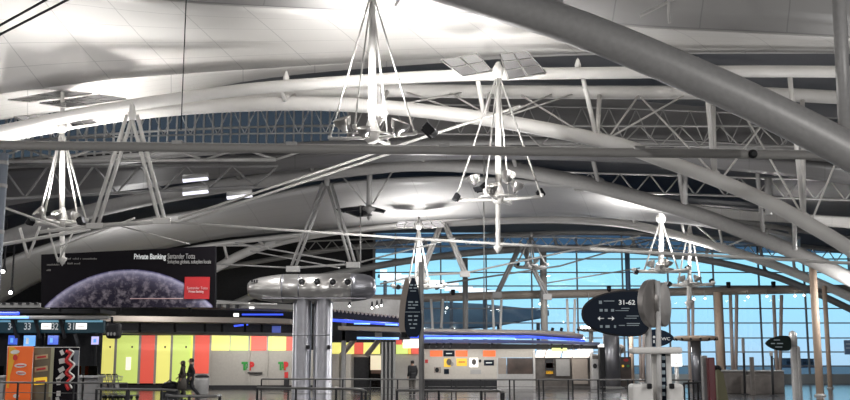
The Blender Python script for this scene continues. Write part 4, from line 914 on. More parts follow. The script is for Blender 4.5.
# ================================================================== RAILINGS
def railing(pts, h, label, npost, m=RAIL, nrail=4, r=.021, double=False):
    pts = [Vector((x, y, 0)) for x, y in pts]; t = thing('railing', label, 'railing', tuple(pts[0]))
    up = Vector((0,0,h)); obj('top_rail', tube(bmesh.new(), [p+up for p in pts], r*1.25, 10), m, t)
    for k in range(nrail): obj('rail', tube(bmesh.new(), [p+Vector((0,0,h*(k+.6)/(nrail+.9))) for p in pts], r*.5, 6), m, t)
    R = resample(pts, npost)
    for p in R:
        for s in ((-.07, .07) if double else (0,)):
            obj('post', bbox(p+Vector((s, 0, h/2)), (.045, .05, h), .006), DARK, t)
    return t
def rx(px, D): return X(px, D)
def hD(y, h=1.0): return F*(H-h)/(y-362.0)   # distance at which a rail of height h shows at row y
railing([(rx(-60, 29), 29), (rx(96, 27.5), 27.5), (rx(128, 27), 27)], 1.0, 'dark railing in front of the orange and black adverts', 8, RAIL)
railing([(rx(98, 21.5), 21.5), (rx(165, 21), 21), (rx(178, 20.4), 20.4)], 1.0, 'short railing below the luggage trolleys', 4, RAIL)
railing([(rx(168, 17.5), 17.5), (rx(176, 17), 17), (rx(215, 17), 17), (rx(221, 17.4), 17.4)], 1.0, 'short pale rail with rounded ends at the feet of the walking couple', 3, RAIL, 3)
railing([(rx(258, 22.5), 22.5), (rx(345, 21.6), 21.6), (rx(361, 21.2), 21.2), (rx(366, 20), 20)], 1.0, 'railing around the base of the twin steel tubes', 5, RAIL)
railing([(rx(262, 34), 34), (rx(385, 33.5), 33.5), (rx(425, 33.2), 33.2)], 1.0, 'thin far railing running behind the twin steel tubes and ribbed column', 7, RAIL)
railing([(rx(425, 33.1), 33.1), (rx(523, 32.8), 32.8), (rx(640, 32.3), 32.3), (rx(690, 32), 32)], 1.0, 'long railing in front of the poster wall and kiosk', 10, RAIL, 5, double=True)
railing([(rx(397, 20.5), 20.5), (rx(480, 20.2), 20.2), (rx(500, 20.1), 20.1), (rx(503, 18.8), 18.8)], 1.0, 'short near railing with a bent end, at the foot of the dark sign pole', 5, RAIL, 4)
railing([(rx(683, 27), 27), (rx(713, 30), 30)], 1.0, 'railing with dark uprights between the white phone kiosk and maroon post', 8, DARK, 2)

# ================================================================== SIGNS
def leaf(w, h, tip, n=16, sharp=0):
    """bullet outline: pointed to -x (tip<0) or +x, rounded blunt end"""
    top = []
    for k in range(n+1):
        a_ = PI/2*min(1, k/(n*.7)); u = .72*(1-math.cos(a_)) if k <= n*.7 else .72+.28*math.sin(PI/2*(k-n*.7)/(n*.3))
        v = math.sin(a_)**.92 if k <= n*.7 else 1-.55*(1-math.cos(PI/2*(k-n*.7)/(n*.3)))**1.6
        if sharp and k <= n*.7: u = .72*(k/(n*.7))**1.25; v = math.sin(a_)**.85
        top.append((-w/2+w*u, h/2*v))
    o = top+[(x, -z) for x, z in top[::-1][:-1]]
    return [(x*(1 if tip < 0 else -1), z) for x, z in o]
# upright oval sign on the dark pole
S1 = 18.0
t = thing('oval_sign', 'dark upright oval sign with grey back shell on a dark pole', 'sign', (X(421, S1+.05), S1+.05, 0))
obj('pole', tube(bmesh.new(), [Vector((X(421.8, S1+.05), S1+.05, 0)), P(421, 282, S1+.05), P(420.8, 262, S1+.05)], M_(2.6, S1), 12), MIDG, t)
obj('foot', lathe(bmesh.new(), [(.16, 0), (.16, .02), (.06, .05), (.055, .2)], 16, Matrix.Translation((X(421.8, S1+.05), S1+.05, 0))), GREY, t)
def vleaf(cx_, y0, y1, w, D, dep, rz):
    zc0, zc1 = Z(y0, D), Z(y1, D); hh = (zc0-zc1); n = 18; R_ = []
    for k in range(n+1):
        u = k/n; R_.append((M_(w/2, D)*(math.sin(min(1, u*1.25)**.8*PI/2) if u < .8 else math.sqrt(max(.0, 1-((u-.8)/.2)**2*.75))), zc0-u*hh))
    outl = R_+[(-x, z) for x, z in R_[::-1]]
    bm = bmesh.new(); prism(bm, [(x, z) for x, z in outl[1:-1]], dep, Matrix.Translation((X(cx_, D), D, 0)) @ Matrix.Rotation(rz, 4, 'Z')); bmesh.ops.remove_doubles(bm, verts=list(bm.verts), dist=.001); return bm
obj('back_shell', vleaf(406.5, 275, 337, 15.5, S1+.14, .1, 0), TAUPE, t)
sf = obj('sign_face', vleaf(413, 274.5, 337, 17, S1+.0, .06, 0), BLUEDARK, t)
def small_rows(rows, D, par, m=FNT):
    bm = bmesh.new()
    for y, runs, h_ in rows:
        for a_, b_ in runs: box(bm, (X((a_+b_)/2, D), D, Z(y, D)), (M_(b_-a_, D), .008, M_(h_, D)))
    return obj('small_print', bm, m, par)
PALE = mat('pale_sign_print', (.30,.36,.40), .5)
small_rows([(285, ((410, 413), (414.5, 416)), 1.6), (288, ((409, 412), (413.5, 417)), 1.4), (291, ((410, 416),), .9), (302, ((408, 413), (415, 418)), 1.6), (305, ((408, 411), (412.5, 418)), 1.2), (308, ((408, 415),), 1.2), (312, ((405, 420),), .6), (316, ((408, 412), (414, 418)), 1.5), (320, ((408, 412), (414, 417)), 1.5), (324, ((409, 411), (413, 417)), 1.4), (328, ((410, 415),), 1.2)], S1-.035, sf, PALE)
obj('clamp', bbox(P(418.5, 312, S1+.05), (.14, .12, .06), .01), GREY, t); obj('clamp', bbox(P(404, 335, S1+.1), (.1, .1, .1), .01), BLACK, t)
# big bullet sign
S2 = 17.0
t = thing('bullet_sign', 'large dark bullet shaped sign with white gate numbers, pointing away from the brushed disc', 'sign', (X(648, S2), S2, 0))
c = P(615, 313.5, S2); w, h_ = M_(64, S2), M_(43, S2)
Mr = Matrix.Translation(c) @ Matrix.Rotation(math.radians(-1), 4, 'Y')
obj('panel', prism(bmesh.new(), leaf(w, h_, -1), .09, Mr), BLUEDARK, t)
obj('rim', tube(bmesh.new(), [Mr @ Vector((x, 0, z)) for x, z in leaf(w*1.0, h_*1.0, -1)], .03, 6, closed=True), DARK, t)
lettering('31-62', P(618.5, 304.6, S2-.06), M_(6.5, S2), SIGNW, t, 'number', bold=.002, xs=1.1)
ab = bmesh.new()
for sx, px in ((-1, 601), (1, 611)):
    D = S2-.06; tube(ab, [P(px-3*sx, 318.4, D), P(px+2*sx, 318.4, D)], M_(.45, D), 6)
    prism(ab, [(v.x, v.z) for v in (P(px+1*sx, 316.2, D), P(px+3.4*sx, 318.4, D), P(px+1*sx, 320.6, D))], .012, Matrix.Translation((0, D, 0)))
obj('arrow', ab, SIGNW, t)
small_rows([(302.3, ((600.5, 603.5), ), 3.2), (301, ((605.5, 616),), .9), (310.3, ((601, 604), (606, 609), (612.5, 615.5)), 2.6), (308.4, ((623, 631),), .8), (310.6, ((617, 630),), .7), (316, ((628, 640),), .7), (318.2, ((626, 638),), .7), (323.5, ((628, 641),), .9), (326.5, ((601, 603.5), (606.5, 610.5), (615, 617)), 2.6), (325.4, ((620, 626), (628, 640)), .8)], S2-.055, t, PALE)
pp = X(649, S2+.1)
obj('post', tube(bmesh.new(), [Vector((pp, S2+.1, 0)), Vector((pp, S2+.1, Z(296, S2)))], .06, 12), GREY, t)
obj('foot', lathe(bmesh.new(), [(.17, 0), (.17, .02), (.07, .05)], 16, Matrix.Translation((pp, S2+.1, 0))), GREY, t)
# small blue bullet sign on the same side, pointing the other way
S3 = 19.0
t = thing('bullet_sign', 'small navy bullet sign with a white word, pointing towards the tan mushroom canopy', 'sign', (X(653, S3), S3, 0))
c = P(661, 338, S3); Mr = Matrix.Translation(c)
obj('panel', prism(bmesh.new(), leaf(M_(25, S3), M_(17, S3), 1, sharp=1), .07, Mr), mat('blue_sign_face', (.010,.022,.045), .55, spec=.15), t)
obj('symbol', blob(654, 337, 2.5, 2.5, S3-.04), SIGNW, t); obj('symbol', bar(654, 341.5, 1.4, 3, S3-.04), SIGNW, t)
lettering('WC', P(661.5, 340.2, S3-.045), M_(4.2, S3), SIGNW, t, 'lettering', xs=1.2)
obj('post', tube(bmesh.new(), [Vector((X(652, S3+.08), S3+.08, 0)), P(652, 333, S3+.08)], .045, 10), GREY, t)
# dark bullet sign on a grey column, far right
S4 = 40.0
t = thing('bullet_sign', 'dark green bullet sign reaching out from a grey pylon, in front of the glass', 'sign', (X(794, S4), S4, 0))
c = P(778, 343.3, S4); obj('panel', prism(bmesh.new(), leaf(M_(25, S4), M_(15, S4), -1, sharp=1), .12, Matrix.Translation(c)), mat('green_black_sign_face', (.007,.014,.013), .55, spec=.15), t)
small_rows([(340, ((775, 781),), .9), (343.5, ((772, 776), (778, 784)), 1), (347, ((776, 783),), .9)], S4-.07, t, PALE)
obj('pylon', fbox(792.3, 799.5, 346, S4+.1, .3, .03), GREY, t)
obj('pylon_head', lathe(bmesh.new(), [(.16, 0), (.17, .3), (.13, .55), (0, .62)], 14, Matrix.Translation((X(794, S4+.2), S4+.2, Z(346.5, S4)))), WIRE, t)
obj('arm', rod(P(787, 342, S4+.1), P(794, 342, S4+.2), .07, 8), GREY, t); obj('side_plate', fbox(797.5, 800.2, 347, S4-.05, .2, .02), MIDG, t)
# sign at the right border
t = thing('hanging_sign', 'blue grey rectangular sign cut off by the border, in front of the glass', 'sign', tuple(P(850, 354, 45)))
obj('panel', pbox(844.5, 862, 340, 354.5, 45, .12, .02), mat('slate_blue_sign', (.06,.11,.19), .4), t)
small_rows([(344, ((847, 858),), 1), (348, ((847, 856),), 1)], 44.97, t, PALE)
obj('post', rod(P(853, 340, 45.1), Vector((X(853, 45.1), 45.1, 0)), .07, 8), GREY, t)
# thin sign poles
for i, (px, y0, y1, y2, D, lb) in enumerate(((743.3, 338, 353, 384, 50, 'thin dark sign post with a narrow vertical plate, behind the stone balustrade'), (771.5, 351, 356, 383, 48, 'thin post with a small dark plate, under the green bullet sign'))):
    t = thing('sign_post', lb, 'sign post', (X(px, D), D, 0))
    obj('post', rod(Vector((X(px, D), D, 0)), P(px, y0+1, D), .06, 8), DARK, t); obj('plate', pbox(px-1.7, px+1.5, y0, y1, D-.1, .08, .01), MIDG, t)
    obj('foot', lathe(bmesh.new(), [(.2, 0), (.2, .03), (.07, .06)], 12, Matrix.Translation((X(px, D), D, 0))), DARK, t)

# brushed disc pair on the mast of the phone kiosk
KP = 14.0
t = thing('phone_kiosk', 'white phone kiosk with a pair of brushed round discs on its mast', 'phone kiosk', (X(656, KP), KP, 0))
obj('mast', tube(bmesh.new(), [Vector((X(656.5, KP), KP, 0)), P(657.6, 281, KP)], M_(2.6, KP), 14), GREY, t)
DISC = mat('brushed_disc_metal', (.33,.31,.295), .42, .7, noise=.12, nscale=3)
def drum(cx_, cy_, r_, D, dep, nrm):
    M0 = aim(P(cx_, cy_, D), nrm); R_ = M_(r_, D)
    bm = lathe(bmesh.new(), [(0, dep/2+.012), (R_*.5, dep/2+.010), (R_*.93, dep/2), (R_*.985, dep/2-.004), (R_, dep/2-.012), (R_, -dep/2+.01), (R_*.98, -dep/2), (0, -dep/2)], 64, M0)
    for f in bm.faces: f.smooth = False
    return bm
def lens_disc(cx_, cy_, rx_, rz_, D, dep, rz):
    bm = bmesh.new(); M0 = Matrix.Translation(P(cx_, cy_, D)) @ Matrix.Rotation(rz, 4, 'Z') @ Matrix.Rotation(PI/2, 4, 'X') @ Matrix.Diagonal((M_(rx_, D), M_(rz_, D), dep, 1))
    lathe(bm, [(0, 1), (.45, .93), (.8, .7), (.97, .35), (1, .1), (1, -.1), (.97, -.35), (.8, -.5), (0, -.55)], 40, M0); return bm
obj('disc', drum(652.5, 303.5, 24, KP+.06, .09, (.74, -.67, 0)), DISC, t, 'wide brushed disc turned aside')
obj('disc', drum(663, 304.5, 22, KP+.22, .06, (.86, -.5, 0)), DISC, t, 'rear brushed disc turned the other way')
WHT = mat('white_laminate', (.72,.70,.67), .4)
obj('canopy_bar', pbox(632.5, 683, 347, 353.8, KP-.08, .3, .03), WHT, t)
obj('back_panel', fbox(652, 671, 353.5, KP+.05, .08, .01), WHT, t)
dc = obj('display_column', pbox(660, 667.5, 354, 405, KP+.02, .05, .005), BLUEDARK, t)
for k in range(6): obj('icon', bar(663.5, 358+k*7.2, 3.4, 3.8, KP+.01), PALE, dc)
for x0, x1, hx in ((632.5, 653.5, 650), (668.5, 684, 672.5)):
    s = obj('counter', fbox(x0, x1, 384, KP-.12, .35, .04), WHT, t); o = pbox(hx-2.4, hx+2.4, 383.5, 389, KP-.2, .08, .015); obj('handset', o, BLACK, s)
lamp_ = None

# ================================================================== RIGHT SIDE: POSTS, COLUMNS, CANOPIES
tag(obj('maroon_post', fbox(707.8, 714.8, 357.5, 22, .16, .02), MAROON), 'dark maroon flat post beside the grey post at the end of the railing', 'post')
tag(obj('grey_post', fbox(702.5, 707.4, 355.5, 22.2, .2, .02), MIDG), 'plain grey post standing right against the maroon post', 'post')
t = thing('draped_trolley', 'olive green draped trolley with a black bag on top, behind the maroon post', 'trolley', (X(720, 27), 27, 0))
bm = bmesh.new(); a, b = X(714, 27), X(725, 27); prism(bm, [(a, 0), (b, 0), (b-.02, .55), (X(720, 27), Z(373, 27)), (X(716, 27), Z(369.5, 27)), (a, Z(370, 27))], .5, Matrix.Translation((0, 27, 0))); obj('drape', bm, OLIVE, t)
bm = bmesh.new(); q = bmesh.ops.create_icosphere(bm, subdivisions=3, radius=1); bmesh.ops.transform(bm, matrix=Matrix.Translation(P(716.5, 368.5, 27)) @ Matrix.Diagonal((.13, .14, .09, 1)), verts=q['verts']); bg = obj('bag', bm, BLACK, t)
obj('white_label', blob(717, 371.5, 1.6, 1.6, 26.84), WP, bg)
t = thing('stone_balustrade', 'low grey brown balustrade block in front of the glass, beside the olive trolley', 'balustrade', (X(735, 52), 52, 0))
obj('block', fbox(722, 744, 371, 52, 1.2, .03), STONE, t); obj('coping', pbox(721.5, 744.5, 370, 371.5, 51.9, 1.4, .02), GREY, t)
t = thing('stone_balustrade', 'longer stepped balustrade block under the green bullet sign', 'balustrade', (X(765, 51), 51, 0))
obj('block', fbox(748, 784, 371.3, 52.2, 1.2, .03), STONE, t); obj('coping', pbox(747.5, 784.5, 370.3, 371.6, 52.1, 1.4, .02), GREY, t); obj('step_block', fbox(746, 772, 375, 51.0, .9, .03), STONE, t)
tag(obj('short_post', fbox(750.5, 754, 357, 49, .22, .03), STONE), 'short square stone coloured post between the two balustrade blocks', 'post')
def gcol(px0, px1, y0, D, m, label, nm='glass_wall_column', y1=None):
    x0, x1 = X(px0, D), X(px1, D); t = thing(nm, label, 'column', ((x0+x1)/2, D, 0)); t['kind'] = 'thing'
    r_ = abs(x1-x0)/2; zt = Z(y0, D)
    obj('shaft', lathe(bmesh.new(), [(r_*1.0, .1), (r_, zt)], 20, Matrix.Translation(((x0+x1)/2, D, 0))), m, t)
    obj('foot', lathe(bmesh.new(), [(r_*1.5, 0), (r_*1.5, .06), (r_*1.05, .12)], 20, Matrix.Translation(((x0+x1)/2, D, 0))), GREY, t)
    return t
gcol(716.5, 725.5, 292, 71, TAN, 'thick tan column rising from behind the olive trolley to the taupe girder')
gcol(814.5, 822, 264, 47.6, TAN, 'tall tan column in front of the glass, thicker of the close pair')
gcol(826.5, 831, 286, 60.5, TAN, 'slim tan column just beside the tall thick tan one')
gcol(541.5, 548.5, 247, 73.5, WALLG, 'pale column behind the blue lit canopy, rising above the girder')
gcol(463, 468.5, 258, 73.5, MIDG, 'dark grey column in front of the glass, rising behind the poster wall')
gcol(628, 633, 250, 73.8, mat('slate_blue_paint', (.10,.16,.25), .5), 'dark blue column high in front of the glass, behind the big bullet sign')
gcol(629.5, 634, 325, 66, TAN, 'short tan column below the big bullet sign, beside the phone kiosk')
gcol(603.5, 620, 333, 62, STAIN, 'broad brushed grey column behind the long railing, beside the black cabinet')
def vcol(px, ytop, y1, spread, D, label, w_=3.2, m=W):
    x = X(px, D); t = thing('forked_column', label, 'column', (x, D, 0)); t['kind'] = 'thing'
    for s in (-1, 1): obj('limb', rod(Vector((x+s*M_(1.2, D), D, .1)), P(px+s*spread, ytop, D), M_(w_/2, D), 10), m, t)
    obj('foot', lathe(bmesh.new(), [(M_(4, D), 0), (M_(4, D), .1), (M_(2, D), .18)], 14, Matrix.Translation((x, D, 0))), GREY, t)
PINKW = mat('pale_pink_paint', (.68,.56,.50), .5)
vcol(733.5, 295, 370, 3.2, 73.6, 'pale forked column in front of the glass, beside the thick tan column', 3.4, PINKW)
vcol(777.5, 295, 370, 4, 73.6, 'pale forked column in front of the glass, behind the green bullet sign', 3.4, PINKW)
vcol(690.5, 300, 340, 2.4, 73.4, 'pale forked column behind the tan mushroom canopy', 3, PINKW)
vcol(641.5, 296, 380, 2.4, 73.4, 'pale forked column behind the brushed round discs', 3, PINKW)
vcol(437, 299, 340, 6, 73.8, 'white forked strut column just past the upright oval sign', 2.6)
vcol(497, 299, 340, 4.5, 73.8, 'white forked strut column above the brown picture window', 2.6)
vcol(571, 299, 340, 4, 73.8, 'white forked strut column over the rounded canopy end', 2.6)
vcol(395, 300, 340, 5, 73.8, 'white forked strut column mostly behind the ribbed canopy', 2.6)
# small uplights standing on the girder
for i, (px, py) in enumerate(((453, 294), (728.5, 286.5), (773.5, 286.0), (609, 290.5))):
    t = thing('girder_uplight', 'small black lamp standing on the taupe girder, ' + ('near the upright oval sign', 'above the thick tan column', 'above the green bullet sign', 'just above the big bullet sign')[i], 'lamp', tuple(P(px, py, 75.0)))
    obj('housing', lathe(bmesh.new(), [(.12, -.1), (.15, 0), (.17, .3), (.13, .33), (0, .3)], 12, Matrix.Translation(P(px, py, 75.0))), BLACK, t)
    obj('bracket', bbox(P(px, py+1.2, 75.0), (.1, .1, .25), .01), BLACK, t)
# mushroom canopies
def mushroom(px0, px1, py, D, label, colpx, m, stem_top):
    c = P((px0+px1)/2, py, D); r_ = abs(X(px1, D)-X(px0, D))/2; t = thing('mushroom_canopy', label, 'canopy', (c.x, D, 0)); k = D/F
    obj('disc', lathe(bmesh.new(), [(0, -2.6*k), (r_*.55, -2.6*k), (r_*.92, -1.2*k), (r_, .4*k), (r_*.97, 1.8*k), (r_*.8, 2.6*k), (0, 3.0*k)], 32, Matrix.Translation(c)), m, t)
    if colpx:
        rc = abs(X(colpx[1], D)-X(colpx[0], D))/2; obj('stem', lathe(bmesh.new(), [(rc, 0), (rc, c.z-2*k)], 18, Matrix.Translation((c.x, D, 0))), STAIN, t)
    for q in range(14):
        a_ = q*2*PI/14+.2; e_ = c+Vector((math.cos(a_)*r_*.93, math.sin(a_)*r_*.93, -.6*k)); obj('rim_lamp', lathe(bmesh.new(), [(0, -.09), (.08, -.05), (.08, .06), (0, .1)], 8, Matrix.Translation(e_)), DARK, t)
    return t
mushroom(673.5, 717.5, 338.5, 58, 'tan mushroom shaped canopy on a thick stem, in front of the glass', (686, 696), TAN, 341)
t = mushroom(577, 606, 329, 66, 'brown rounded canopy with three white lamps, behind the big bullet sign', None, TAUPE, 330)
obj('stem', rod(P(591, 331, 66), Vector((X(591, 66), 66, 0)), .14, 10), GREY, t)
for px in (582, 585.5, 589): obj('white_lamp', lathe(bmesh.new(), [(0, -.02), (.09, 0), (.07, .08), (0, .1)], 10, aim(P(px, 327.3, 64.4), (0, -1, 0))), LAMPDOT, t)
# pale box cabinet behind the kiosk and low wall by the glass
t = thing('white_notice_box', 'white lit notice box behind the phone kiosk', 'notice', (X(677, 40), 40, 0)); obj('box', pbox(670.5, 682.5, 354, 366.5, 40, .2, .02), WHITEL, t); obj('stem', rod(P(676.5, 366, 40.1), Vector((X(676.5, 40.1), 40.1, 0)), .08, 8), GREY, t); obj('small_print', pbox(675, 677.5, 362.5, 363.6, 39.97, .02), GREY, t)
bm = bmesh.new(); a, b = X(420, GY-1), 48; box(bm, ((a+b)/2, GY-1, .34), (b-a, .3, .68)); struct('trim_2', bm, mat('bluish_parapet_paint', (.45,.50,.52), .5), None)
# lamp reflections in the glass, added as small glowing globes under the girder
for i, (px, py) in enumerate(((447, 308), (493, 303), (540, 304), (589, 305), (694, 299), (705, 298.5), (748, 297), (767, 296.5), (795, 296), (804, 295.5))):
    p = P(px, py, 74.4); nm_ = ('just past the upright oval sign', 'above the brown picture window', 'by the pale column', 'just before the big bullet sign', 'first after the brushed discs', 'above the tan mushroom canopy', 'beside the thick tan column', 'above the green bullet sign', 'first of the close pair near the border', 'last of the close pair near the border')[i]
    t = thing('reflected_lamp_dot', 'glowing reflected-lamp dot under the taupe girder, '+nm_, 'lamp', tuple(p))
    obj('lens', lathe(bmesh.new(), [(0, -.065), (.055, -.04), (.07, 0), (.04, .05), (0, .065)], 12, Matrix.Translation(p)), LAMPDOT, t)
    zt_ = P(px, 296.5-(px-425)*.02, 74.6).z
    obj('stem', rod(p+Vector((0,0,.08)), Vector((p.x, p.y+.1, max(zt_, p.z+.25))), .03, 6), GREY, t)

# ================================================================== LUGGAGE TROLLEYS
def trolley(px, D, label):
    x = X(px, D); t = thing('luggage_trolley', label, 'luggage trolley', (x, D, 0), 'luggage trolleys pushed together in a row')
    o = lambda *p: Vector((x, D, 0))+Vector(p)
    fr = bmesh.new()
    for s in (-.27, .27): tube(fr, [o(.62, s, .16), o(-.1, s, .16), o(-.22, s, .22), o(-.38, s, 1.0), o(-.42, s, 1.04)], .018, 8)
    for q in (.1, .35, .6): tube(fr, [o(q, -.27, .16), o(q, .27, .16)], .014, 6)
    obj('frame', fr, STAIN, t)
    obj('handle', tube(bmesh.new(), [o(-.42, -.29, 1.03), o(-.42, .29, 1.03)], .026, 8), BLACK, t)
    bk = bmesh.new(); tube(bk, [o(-.34, -.24, .98), o(-.34, .24, .98), o(-.12, .22, .95), o(-.12, -.22, .95)], .012, 6, closed=True); tube(bk, [o(-.30, -.22, .78), o(-.30, .22, .78), o(-.15, .2, .78), o(-.15, -.2, .78)], .01, 6, closed=True)
    for q in (-.2, -.07, .07, .2): tube(bk, [o(-.34, q, .98), o(-.30, q*.9, .78)], .008, 5); tube(bk, [o(-.12, q, .95), o(-.15, q*.9, .78)], .008, 5)
    obj('basket', bk, WIRE, t)
    obj('panel', bbox(o(-.30, 0, .55), (.03, .46, .3), .01), GREY, t)
    for (wx, wy) in ((.58, 0), (-.15, -.25), (-.15, .25)):
        obj('wheel', lathe(bmesh.new(), [(.0, -.03), (.07, -.03), (.08, 0), (.07, .03), (0, .03)], 14, aim(o(wx, wy, .08), (0, 1, 0))), RUBBER, t)
        if wx > 0: obj('fork', tube(bmesh.new(), [o(wx, -.05, .1), o(wx, -.05, .17), o(wx, .05, .17), o(wx, .05, .1)], .012, 6), STAIN, t)
    return t
TRD = 44.0
proto = trolley(80, TRD, 'silver luggage trolley first in the nested row, next to the black chocolate advert')
ords = ['second luggage trolley in the nested row, counting from the black advert', 'third luggage trolley in the nested row, counting from the black advert', 'fourth luggage trolley in the nested row, at the edge of the yellow panels', 'fifth luggage trolley in the row, first wholly against the yellow panels', 'sixth luggage trolley in the row, middle of those against the yellow panels', 'seventh luggage trolley in the row, last but one', 'silver luggage trolley last in the nested row, in front of the lime panel']
for k, px in enumerate((87, 93.5, 101, 107, 113, 119, 125)): dup(proto, (X(px, TRD), TRD, 0), ords[k])

# ================================================================== PEOPLE
def skin_fig(verts, edges, radii, root=0, sub=2):
    me = bpy.data.meshes.new('f'); me.from_pydata([Vector(v) for v in verts], edges, []); o = bpy.data.objects.new('f', me); COL.objects.link(o)
    s = o.modifiers.new('s', 'SKIN'); s.use_smooth_shade = True
    for i, r_ in enumerate(radii): sv = me.skin_vertices[0].data[i]; sv.radius = r_ if isinstance(r_, tuple) else (r_, r_); sv.use_root = (i == root)
    m_ = o.modifiers.new('d', 'SUBSURF'); m_.levels = sub
    bpy.context.view_layer.update(); dg = bpy.context.evaluated_depsgraph_get(); m2 = bpy.data.meshes.new_from_object(o.evaluated_get(dg))
    bm = bmesh.new(); bm.from_mesh(m2); bpy.data.objects.remove(o); bpy.data.meshes.remove(me); bpy.data.meshes.remove(m2)
    for f in bm.faces: f.smooth = True
    return bm
def person(base, ht, face, label, stride=.3, coat=COATB, legs=TROUS, coat_len=.42, hair_long=False, skirt=False, bag=None, arm_out=0.):
    """face: heading angle about z; local +x is forward"""
    t = thing('person', label, 'person', base); s = ht/1.75; R = Matrix.Translation(base) @ Matrix.Rotation(face, 4, 'Z') @ Matrix.Scale(s, 4)
    st = stride
    J = dict(pel=(0,0,.95), wai=(0,0,1.10), che=(.01,0,1.32), nec=(.01,0,1.50), hd0=(.02,0,1.57), hd1=(.03,0,1.66), hd2=(.02,0,1.73),
             hl=(0,.09,.92), kl=(st*.55+.04,.09,.50), al=(st*.85,.09,.09), tl=(st*.85+.17,.09,.035),
             hr=(0,-.09,.92), kr=(-st*.25+.05,-.09,.49), ar=(-st*.95,-.09,.12), tr=(-st*.95+.15,-.09,.035),
             sl=(0,.19,1.44), el=(-.10-st*.2,.24,1.16), wl=(.02-st*.2,.25,.93), pl=(.05-st*.2,.25,.86),
             sr=(0,-.19,1.44), er=(-.02+st*.25+arm_out*.1,-.24,1.16), wr=(.14+st*.4+arm_out*.2,-.25,.96+arm_out*.1), pr=(.19+st*.4+arm_out*.24,-.25,.90+arm_out*.1))
    names = list(J); ix = {n_: i for i, n_ in enumerate(names)}
    rad = dict(pel=(.13,.15), wai=(.11,.13), che=(.12,.16), nec=.055, hd0=.075, hd1=(.10,.082), hd2=(.075,.065), hl=.095, kl=.062, al=.042, tl=.035, hr=.095, kr=.062, ar=.042, tr=.035, sl=.06, el=.043, wl=.03, pl=(.035,.02), sr=.06, er=.043, wr=.03, pr=(.035,.02))
    E = [('pel','wai'),('wai','che'),('che','nec'),('nec','hd0'),('hd0','hd1'),('hd1','hd2'),('pel','hl'),('hl','kl'),('kl','al'),('al','tl'),('pel','hr'),('hr','kr'),('kr','ar'),('ar','tr'),('che','sl'),('sl','el'),('el','wl'),('wl','pl'),('che','sr'),('sr','er'),('er','wr'),('wr','pr')]
    bm = skin_fig([J[n_] for n_ in names], [(ix[a], ix[b]) for a, b in E], [rad[n_] for n_ in names])
    # face: nose, ears, brow; hands: four fingers and a thumb
    tube(bm, [(.115, 0, 1.665), (.145, 0, 1.625), (.12, 0, 1.615)], [.01, .016, .01], 6)
    for y_ in (-.085, .085): tube(bm, [(.01, y_, 1.665), (.0, y_*1.12, 1.64), (.01, y_, 1.60)], [.012, .016, .01], 6)
    tube(bm, [(.115, -.022, 1.585), (.122, 0, 1.587), (.115, .022, 1.585)], [.005, .008, .005], 6)
    for side in ('l', 'r'):
        p = Vector(J['p'+side]); w_ = Vector(J['w'+side]); d = (p-w_).normalized(); fwd = Vector((1,0,0)); nrm = Vector((0,1 if side == 'l' else -1,0))
        for k, ln in enumerate((.07, .085, .08, .06)):
            b0 = p+fwd*(.024-.016*k)+d*.01; tube(bm, [b0, b0+d*ln*.5-nrm*.006, b0+d*ln*.85-nrm*.03], [.0095, .0085, .006], 6)
        b0 = w_+d*.03+fwd*.028; tube(bm, [b0, b0+fwd*.03+d*.025, b0+fwd*.03+d*.055-nrm*.012], [.011, .01, .007], 6)
    bmesh.ops.transform(bm, matrix=R, verts=list(bm.verts)); obj('body', bm, SKIN, t)
    # coat: torso with sleeves and skirt of the coat
    cn = ['pel','wai','che','nec','sl','el','wl','sr','er','wr']; JV = {k: Vector(J[k]) for k in cn}; JV['hem'] = Vector((.0, 0, .95-coat_len*.6)); JV['nec'] = Vector((.0, 0, 1.485)); cn.append('hem')
    cr_ = dict(pel=(.17,.185), wai=(.15,.165), che=(.155,.19), nec=.075, sl=.085, el=.065, wl=.05, sr=.085, er=.065, wr=.05, hem=(.19,.19)); ci = {n_: i for i, n_ in enumerate(cn)}
    bm = skin_fig([JV[n_] for n_ in cn], [(ci[a], ci[b]) for a, b in [('pel','wai'),('wai','che'),('che','nec'),('che','sl'),('sl','el'),('el','wl'),('che','sr'),('sr','er'),('er','wr'),('pel','hem')]], [cr_[n_] for n_ in cn])
    bmesh.ops.transform(bm, matrix=R, verts=list(bm.verts)); obj('coat', bm, coat, t)
    bm = bmesh.new()
    for q in 'lr':
        b2 = bmesh.new(); tube(bm, [Vector(J['h'+q])+Vector((0,0,.04)), Vector(J['h'+q]).lerp(Vector(J['k'+q]), .5), J['k'+q], Vector(J['k'+q]).lerp(Vector(J['a'+q]), .6), Vector(J['a'+q])+Vector((0,0,.0))], [.11, .10, .082, .07, .065], 12); b2.free()
    if skirt: lathe(bm, [(.17, .98), (.2, .75), (.23, .42), (.0, .42)], 18)
    bmesh.ops.transform(bm, matrix=R, verts=list(bm.verts)); obj('skirt' if skirt else 'trousers', bm, legs, t)
    for q in 'lr':
        bm = bmesh.new(); a_ = Vector(J['a'+q]); tube(bm, [a_+Vector((-.05, 0, -.04)), a_+Vector((.04, 0, -.035)), Vector(J['t'+q])+Vector((.03, 0, 0))], [.045, .05, .034], 10)
        bmesh.ops.transform(bm, matrix=R, verts=list(bm.verts)); obj('shoe', bm, BLACK, t)
    bm = bmesh.new(); prof = [(0, .0), (.06, -.012), (.09, -.045), (.102, -.10), (.095, -.16 if not hair_long else -.26), (.07, -.17 if not hair_long else -.30)]
    lathe(bm, prof, 16, Matrix.Translation((-.008, 0, 1.765)) @ Matrix.Diagonal((1.12, .95, 1, 1)))
    for v in bm.verts:
        if v.co.x > .05 and v.co.z < 1.70: v.co.x = .05
    bmesh.ops.transform(bm, matrix=R, verts=list(bm.verts)); obj('hair', bm, HAIR, t)
